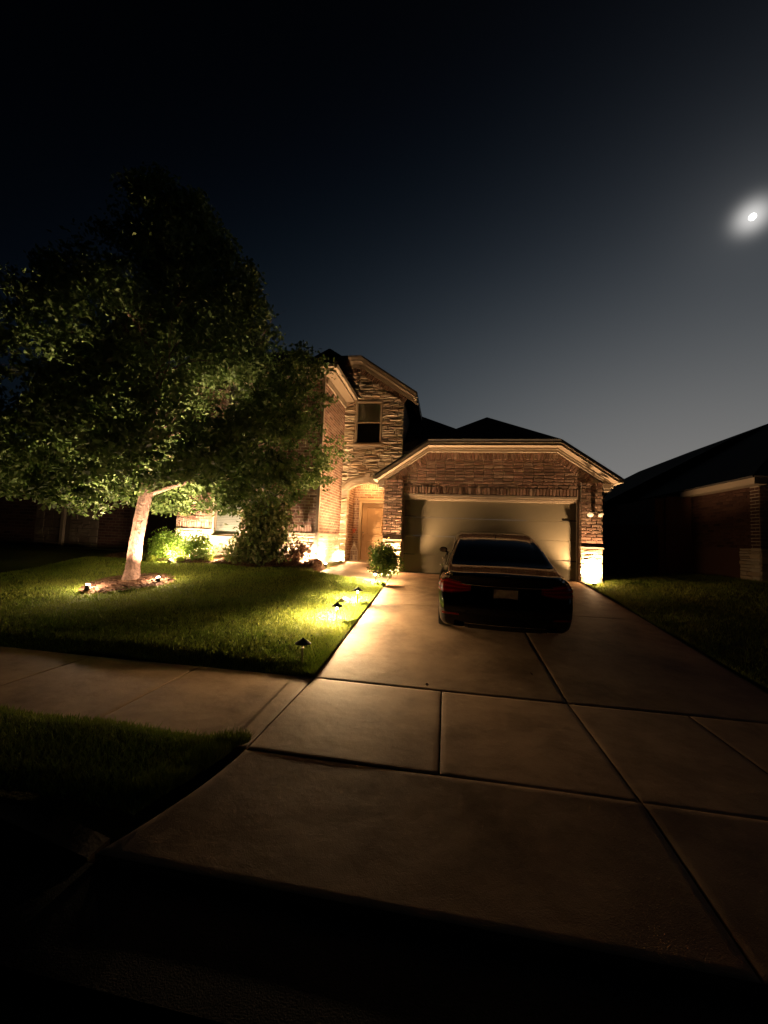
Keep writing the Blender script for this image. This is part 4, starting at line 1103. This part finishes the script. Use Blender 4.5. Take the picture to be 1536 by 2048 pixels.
def S(y, k, off=0.0):
    x, z = cr(ring(y), k)
    yy = y+yoff(z)*max(0, 1-y/.6)
    p = Vector((x, yy, z))
    if off:
        x1, z1 = cr(ring(y), min(k+.02, 10)); x0, z0 = cr(ring(y), max(k-.02, 0)); xa, za = cr(ring(y+.02), k)
        tk = Vector((x1-x0, 0, z1-z0)); ty_ = Vector((xa-x, .02, za-z)); n = tk.cross(ty_)
        if n.length > 1e-9:
            n.normalize()
            if n.x*x < -1e-6 or (abs(x) < .02 and n.z < 0 and z > .6): n = -n
            p += n*off
    return p
KS = [0, .5, 1, 1.5, 2, 2.35, 2.7, 3, 3.35, 3.7, 4, 4.35, 4.7, 5, 5.3, 5.6, 5.8, 6, 6.2, 6.4, 6.7, 7, 7.3, 7.6, 7.85, 8, 8.2, 8.45, 8.75, 9, 9.4, 9.7, 10]
YS = [0, .03, .06, .1, .15, .2, .27]+lin(.35, .6, 5)+lin(.63, 1.41, 27)+lin(1.5, 3.55, 24)+lin(3.6, 4.42, 27)+lin(4.48, 4.8, 6)+[4.86, 4.91, 4.95, 4.98, 5.0]
CARLOC = Vector((.84, 5.72, dz(5.72)+.0))
car = thing('sedan', 'black four door sedan parked nose first on the driveway in front of the garage', 'car', CARLOC)
car.rotation_euler = (math.atan(SL), 0, R(-1.6))
def cpart(mb, name, m, parent=None, sm=False): return mb.build(name, m, parent or car, sm, origin=(0, 0, 0))
mb = MB()
half = [[S(y, k) for k in KS] for y in YS]
mb.grid([[(-p.x, p.y, p.z) for p in r_[:0:-1]]+[tuple(p) for p in r_] for r_ in half])
mb.grid([[(-p.x, p.y, p.z) for p in r_] for r_ in [[half[j][0], half[j][0]] for j in (0, 1)]])
def capgrid(yst, sgn, bul):
    ks = [k for k in KS if 1 <= k <= 10]; rows = []
    for k in ks:
        p = S(yst, k); w_ = max(p.x, 1e-4); row = []
        for u in lin(-1, 1, 21):
            row.append((w_*u, p.y+sgn*bul*(1-u*u)*min(1, w_/.6), p.z+(.006*(1-u*u) if k > 7 else 0)))
        rows.append(row)
    mb.grid(rows, 0, sgn > 0)
capgrid(0, -1, .075); capgrid(5.0, 1, .1)
body = cpart(mb, 'body', PAINT, None, True)
def patch(ys, ks, off, both=True):
    return [[tuple(S(y, k, off)) for k in ks] for y in ys]
def mirror(g): return [[(-p[0], p[1], p[2]) for p in r_] for r_ in g]
# glazing
g = patch(lin(.58, 1.70, 18), lin(8.12, 10, 14), .004); mb = MB(); mb.grid([[(-p[0], p[1], p[2]) for p in r_[::-1]]+r_[1:] if False else [(-p[0], p[1], p[2]) for p in r_]+[tuple(q) for q in r_[::-1]][1:] for r_ in g]); rw = cpart(mb, 'rear_window', CARGL, None, True)
g = patch(lin(2.95, 3.78, 12), lin(8.12, 10, 14), .004); mb = MB(); mb.grid([[(-p[0], p[1], p[2]) for p in r_]+[tuple(q) for q in r_[::-1]][1:] for r_ in g]); cpart(mb, 'windscreen', CARGL, None, True)
for s_ in (1, -1):
    for ya, yb_ in ((1.25, 2.12), (2.2, 3.35)):
        g = patch(lin(ya, yb_, 12), lin(7.08, 7.86, 7), .005); mb = MB(); mb.grid(g if s_ > 0 else mirror(g)); cpart(mb, 'side_window', CARGL, None, True)
    # bright belt line under the side glass
    mb = MB(); mb.tube([(s_*S(y, 6.95, .008).x, S(y, 6.95).y, S(y, 6.95).z) for y in lin(1.15, 3.5, 26)], .008, 6); cpart(mb, 'chrome_strip', CHROME, None, True)
    for yh in (1.75, 2.75):
        p = S(yh, 5.25); mb = MB(); mb.tube([(s_*(p.x+.002), yh-.1, p.z), (s_*(p.x+.032), yh-.07, p.z+.004), (s_*(p.x+.032), yh+.07, p.z+.004), (s_*(p.x+.002), yh+.1, p.z)], .012, 8); cpart(mb, 'door_handle', CHROME, None, True)
    # mirror
    p = S(3.15, 6.6); mb = MB(); rows = []
    for j in range(9):
        ph = math.pi*j/8; rows.append([(s_*(p.x+.10)+.085*math.sin(ph)*math.cos(a), 3.15+.05*math.cos(ph)+.0, p.z+.085+.06*math.sin(ph)*math.sin(a)) for a in lin(0, 6.28319, 17)])
    mb.grid(rows); mb.tube([(s_*(p.x-.02), 3.17, p.z+.01), (s_*(p.x+.06), 3.16, p.z+.05)], .02, 8); mr = cpart(mb, 'side_mirror', PAINT, None, True)
    mb = MB(); mb.face([(s_*(p.x+.10)+.07*math.cos(a), 3.098, p.z+.085+.047*math.sin(a)) for a in lin(0, 6.28319, 19)[:-1]]); cpart(mb, 'mirror_glass', CHROME, mr)
# rear details
def sidex(y, z):
    P = ring(y)
    for a, b in zip(P[3:7], P[4:8]):
        if a[1] <= z <= b[1]: return a[0]+(b[0]-a[0])*(z-a[1])/(b[1]-a[1])
    return P[5][0]
def rearp(s_, z, off=.006):      # s<0 across the back, s>0 along the flank
    w_ = sidex(0, z)
    if s_ <= 0:
        x = w_+s_; u = x/w_; y = yoff(z)-.075*(1-u*u)
        n = Vector((.18*u+max(0, (s_+.1)/.1)*.5, -1, 0)).normalized(); return Vector((x, y, z))+n*off
    y = s_; return Vector((sidex(y, z), y+yoff(z)*max(0, 1-y/.6), z))+Vector((1, -.3*max(0, 1-y/.15), 0)).normalized()*off
def rear_patch(s0, s1, zlo, zhi, off, n=18, m_=6):
    return [[tuple(rearp(s_, zlo(s_)+(zhi(s_)-zlo(s_))*t, off)) for t in lin(0, 1, m_)] for s_ in lin(s0, s1, n)]
zlo = lambda s_: .765+.05*max(0, -s_/.36)**2; zhi = lambda s_: .965-.075*max(0, -s_/.36)-.03*max(0, s_/.25)
for s_ in (1, -1):
    g = rear_patch(-.36, .26, zlo, zhi, .008); mb = MB(); mb.grid(g if s_ > 0 else mirror(g), 0); tl = cpart(mb, 'tail_light', REDL, None, True)
    for f0, f1 in ((.12, .26), (.44, .58), (.76, .9)):
        g = rear_patch(-.33, .2, lambda q: zlo(q)+(zhi(q)-zlo(q))*f0, lambda q: zlo(q)+(zhi(q)-zlo(q))*f1, .013, 18, 3); mb = MB(); mb.grid(g if s_ > 0 else mirror(g)); cpart(mb, 'light_strip', REDS, tl, True)
    # exhaust trim and reflector
    mb = MB(); xa = s_*.62
    mb.tube([(xa-.075, -.012, .315), (xa+.075, -.004+.0, .315)], .03, 10); mb.tube([(xa-.06, -.03, .315), (xa+.06, -.03, .315)], .012, 8); cpart(mb, 'exhaust_tip', CHROME, None, True)
    g = rear_patch(-.2, .03, lambda q: .47, lambda q: .495, .008, 8, 3); mb = MB(); mb.grid(g if s_ > 0 else mirror(g)); cpart(mb, 'reflector', REDL, None, True)
def backx(x, z, off=0): 
    w_ = sidex(0, z); u = x/w_; return (x, yoff(z)-.075*(1-u*u)-off, z)
mb = MB(); mb.tube([backx(x, .895+.012*(x/.6)**2, .006) for x in lin(-.62, .62, 25)], .011, 8); cpart(mb, 'chrome_strip', CHROME, None, True)
mb = MB(); mb.grid([[backx(x, z, .003) for x in lin(-.86, .86, 31)] for z in (1.02, 1.028)]); mb.tube([backx(x, 1.036, .008) for x in lin(-.66, .66, 25)], [.003]+[.013]*23+[.003], 8); cpart(mb, 'boot_lip', PAINT, None, True)
mb = MB(); yb_ = yoff(.8)-.078; mb.box(-.165, .165, yb_-.012, yb_+.02, .725, .895-.03); cpart(mb, 'number_plate', PLATE)
mb = MB()
for a in ((-.172, .172, .716, .726), (-.172, .172, .864, .874), (-.172, -.162, .727, .863), (.162, .172, .727, .863)): mb.box(a[0], a[1], yb_-.017, yb_+.02, a[2], a[3])
cpart(mb, 'plate_frame', BLACKP)
mb = MB(); mb.tube([backx(x, .36, .004) for x in lin(-.55, .55, 21)], .006, 6); cpart(mb, 'bumper_trim', CHROME, None, True)
mb = MB(); mb.grid([[backx(x, z, .004) for x in lin(-.5, .5, 15)] for z in (.275, .30, .325, .345)]); cpart(mb, 'rear_valance', BLACKP, None, True)
p = S(1.78, 10); mb = MB(); mb.prism([(-.022, 1.70, p.z-.02), (-.022, 1.93, p.z+.0), (-.006, 1.78, p.z+.055), (-.006, 1.72, p.z+.05)], (.0, 0, 0.0001)); mb.grid([[(-.022, 1.70, p.z-.02), (-.022, 1.93, p.z)], [(-.004, 1.72, p.z+.055), (-.004, 1.80, p.z+.05)], [(.004, 1.72, p.z+.055), (.004, 1.80, p.z+.05)], [(.022, 1.70, p.z-.02), (.022, 1.93, p.z)]]); cpart(mb, 'antenna_fin', PAINT, None, True)
# boot lid shut lines and bumper seam
mb = MB()
for s_ in (-1, 1): mb.tube([backx(s_*(.60+.05*t), .62+.36*t, .002) for t in lin(0, 1, 9)], .003, 5)
mb.tube([backx(x, .62, .002) for x in lin(-.6, .6, 21)], .003, 5); cpart(mb, 'shut_line', BLACKP)
for yc in WYS:
    for s_ in (-1, 1):
        mb = MB(); prof = [(.21, -.11), (.33, -.115), (.345, -.09), (.345, .09), (.33, .115), (.21, .11)]
        rows = [[(s_*.83+h, yc+r_*math.cos(a), WR+r_*math.sin(a)) for a in lin(0, 6.28319, 37)] for r_, h in prof]; mb.grid(rows)
        wl = cpart(mb, 'wheel', RUBBER, None, True)
        mb = MB()
        for q in range(5):
            a = 6.2832*q/5; d = Vector((0, math.cos(a), math.sin(a))); t_ = Vector((0, -math.sin(a), math.cos(a))); c = Vector((s_*.83+s_*.09, yc, WR))
            mb.obox(c+d*.03-t_*.03, d*.18, t_*.06, Vector((s_*.02, 0, 0)))
        mb.grid([[(s_*.83+h, yc+r_*math.cos(a), WR+r_*math.sin(a)) for a in lin(0, 6.28319, 31)] for r_, h in ((.0, s_*.115), (.05, s_*.112), (.055, s_*.09))])
        mb.grid([[(s_*.83+h, yc+r_*math.cos(a), WR+r_*math.sin(a)) for a in lin(0, 6.28319, 31)] for r_, h in ((.195, s_*.08), (.212, s_*.112), (.225, s_*.11))]); cpart(mb, 'rim', RIM, wl, True)
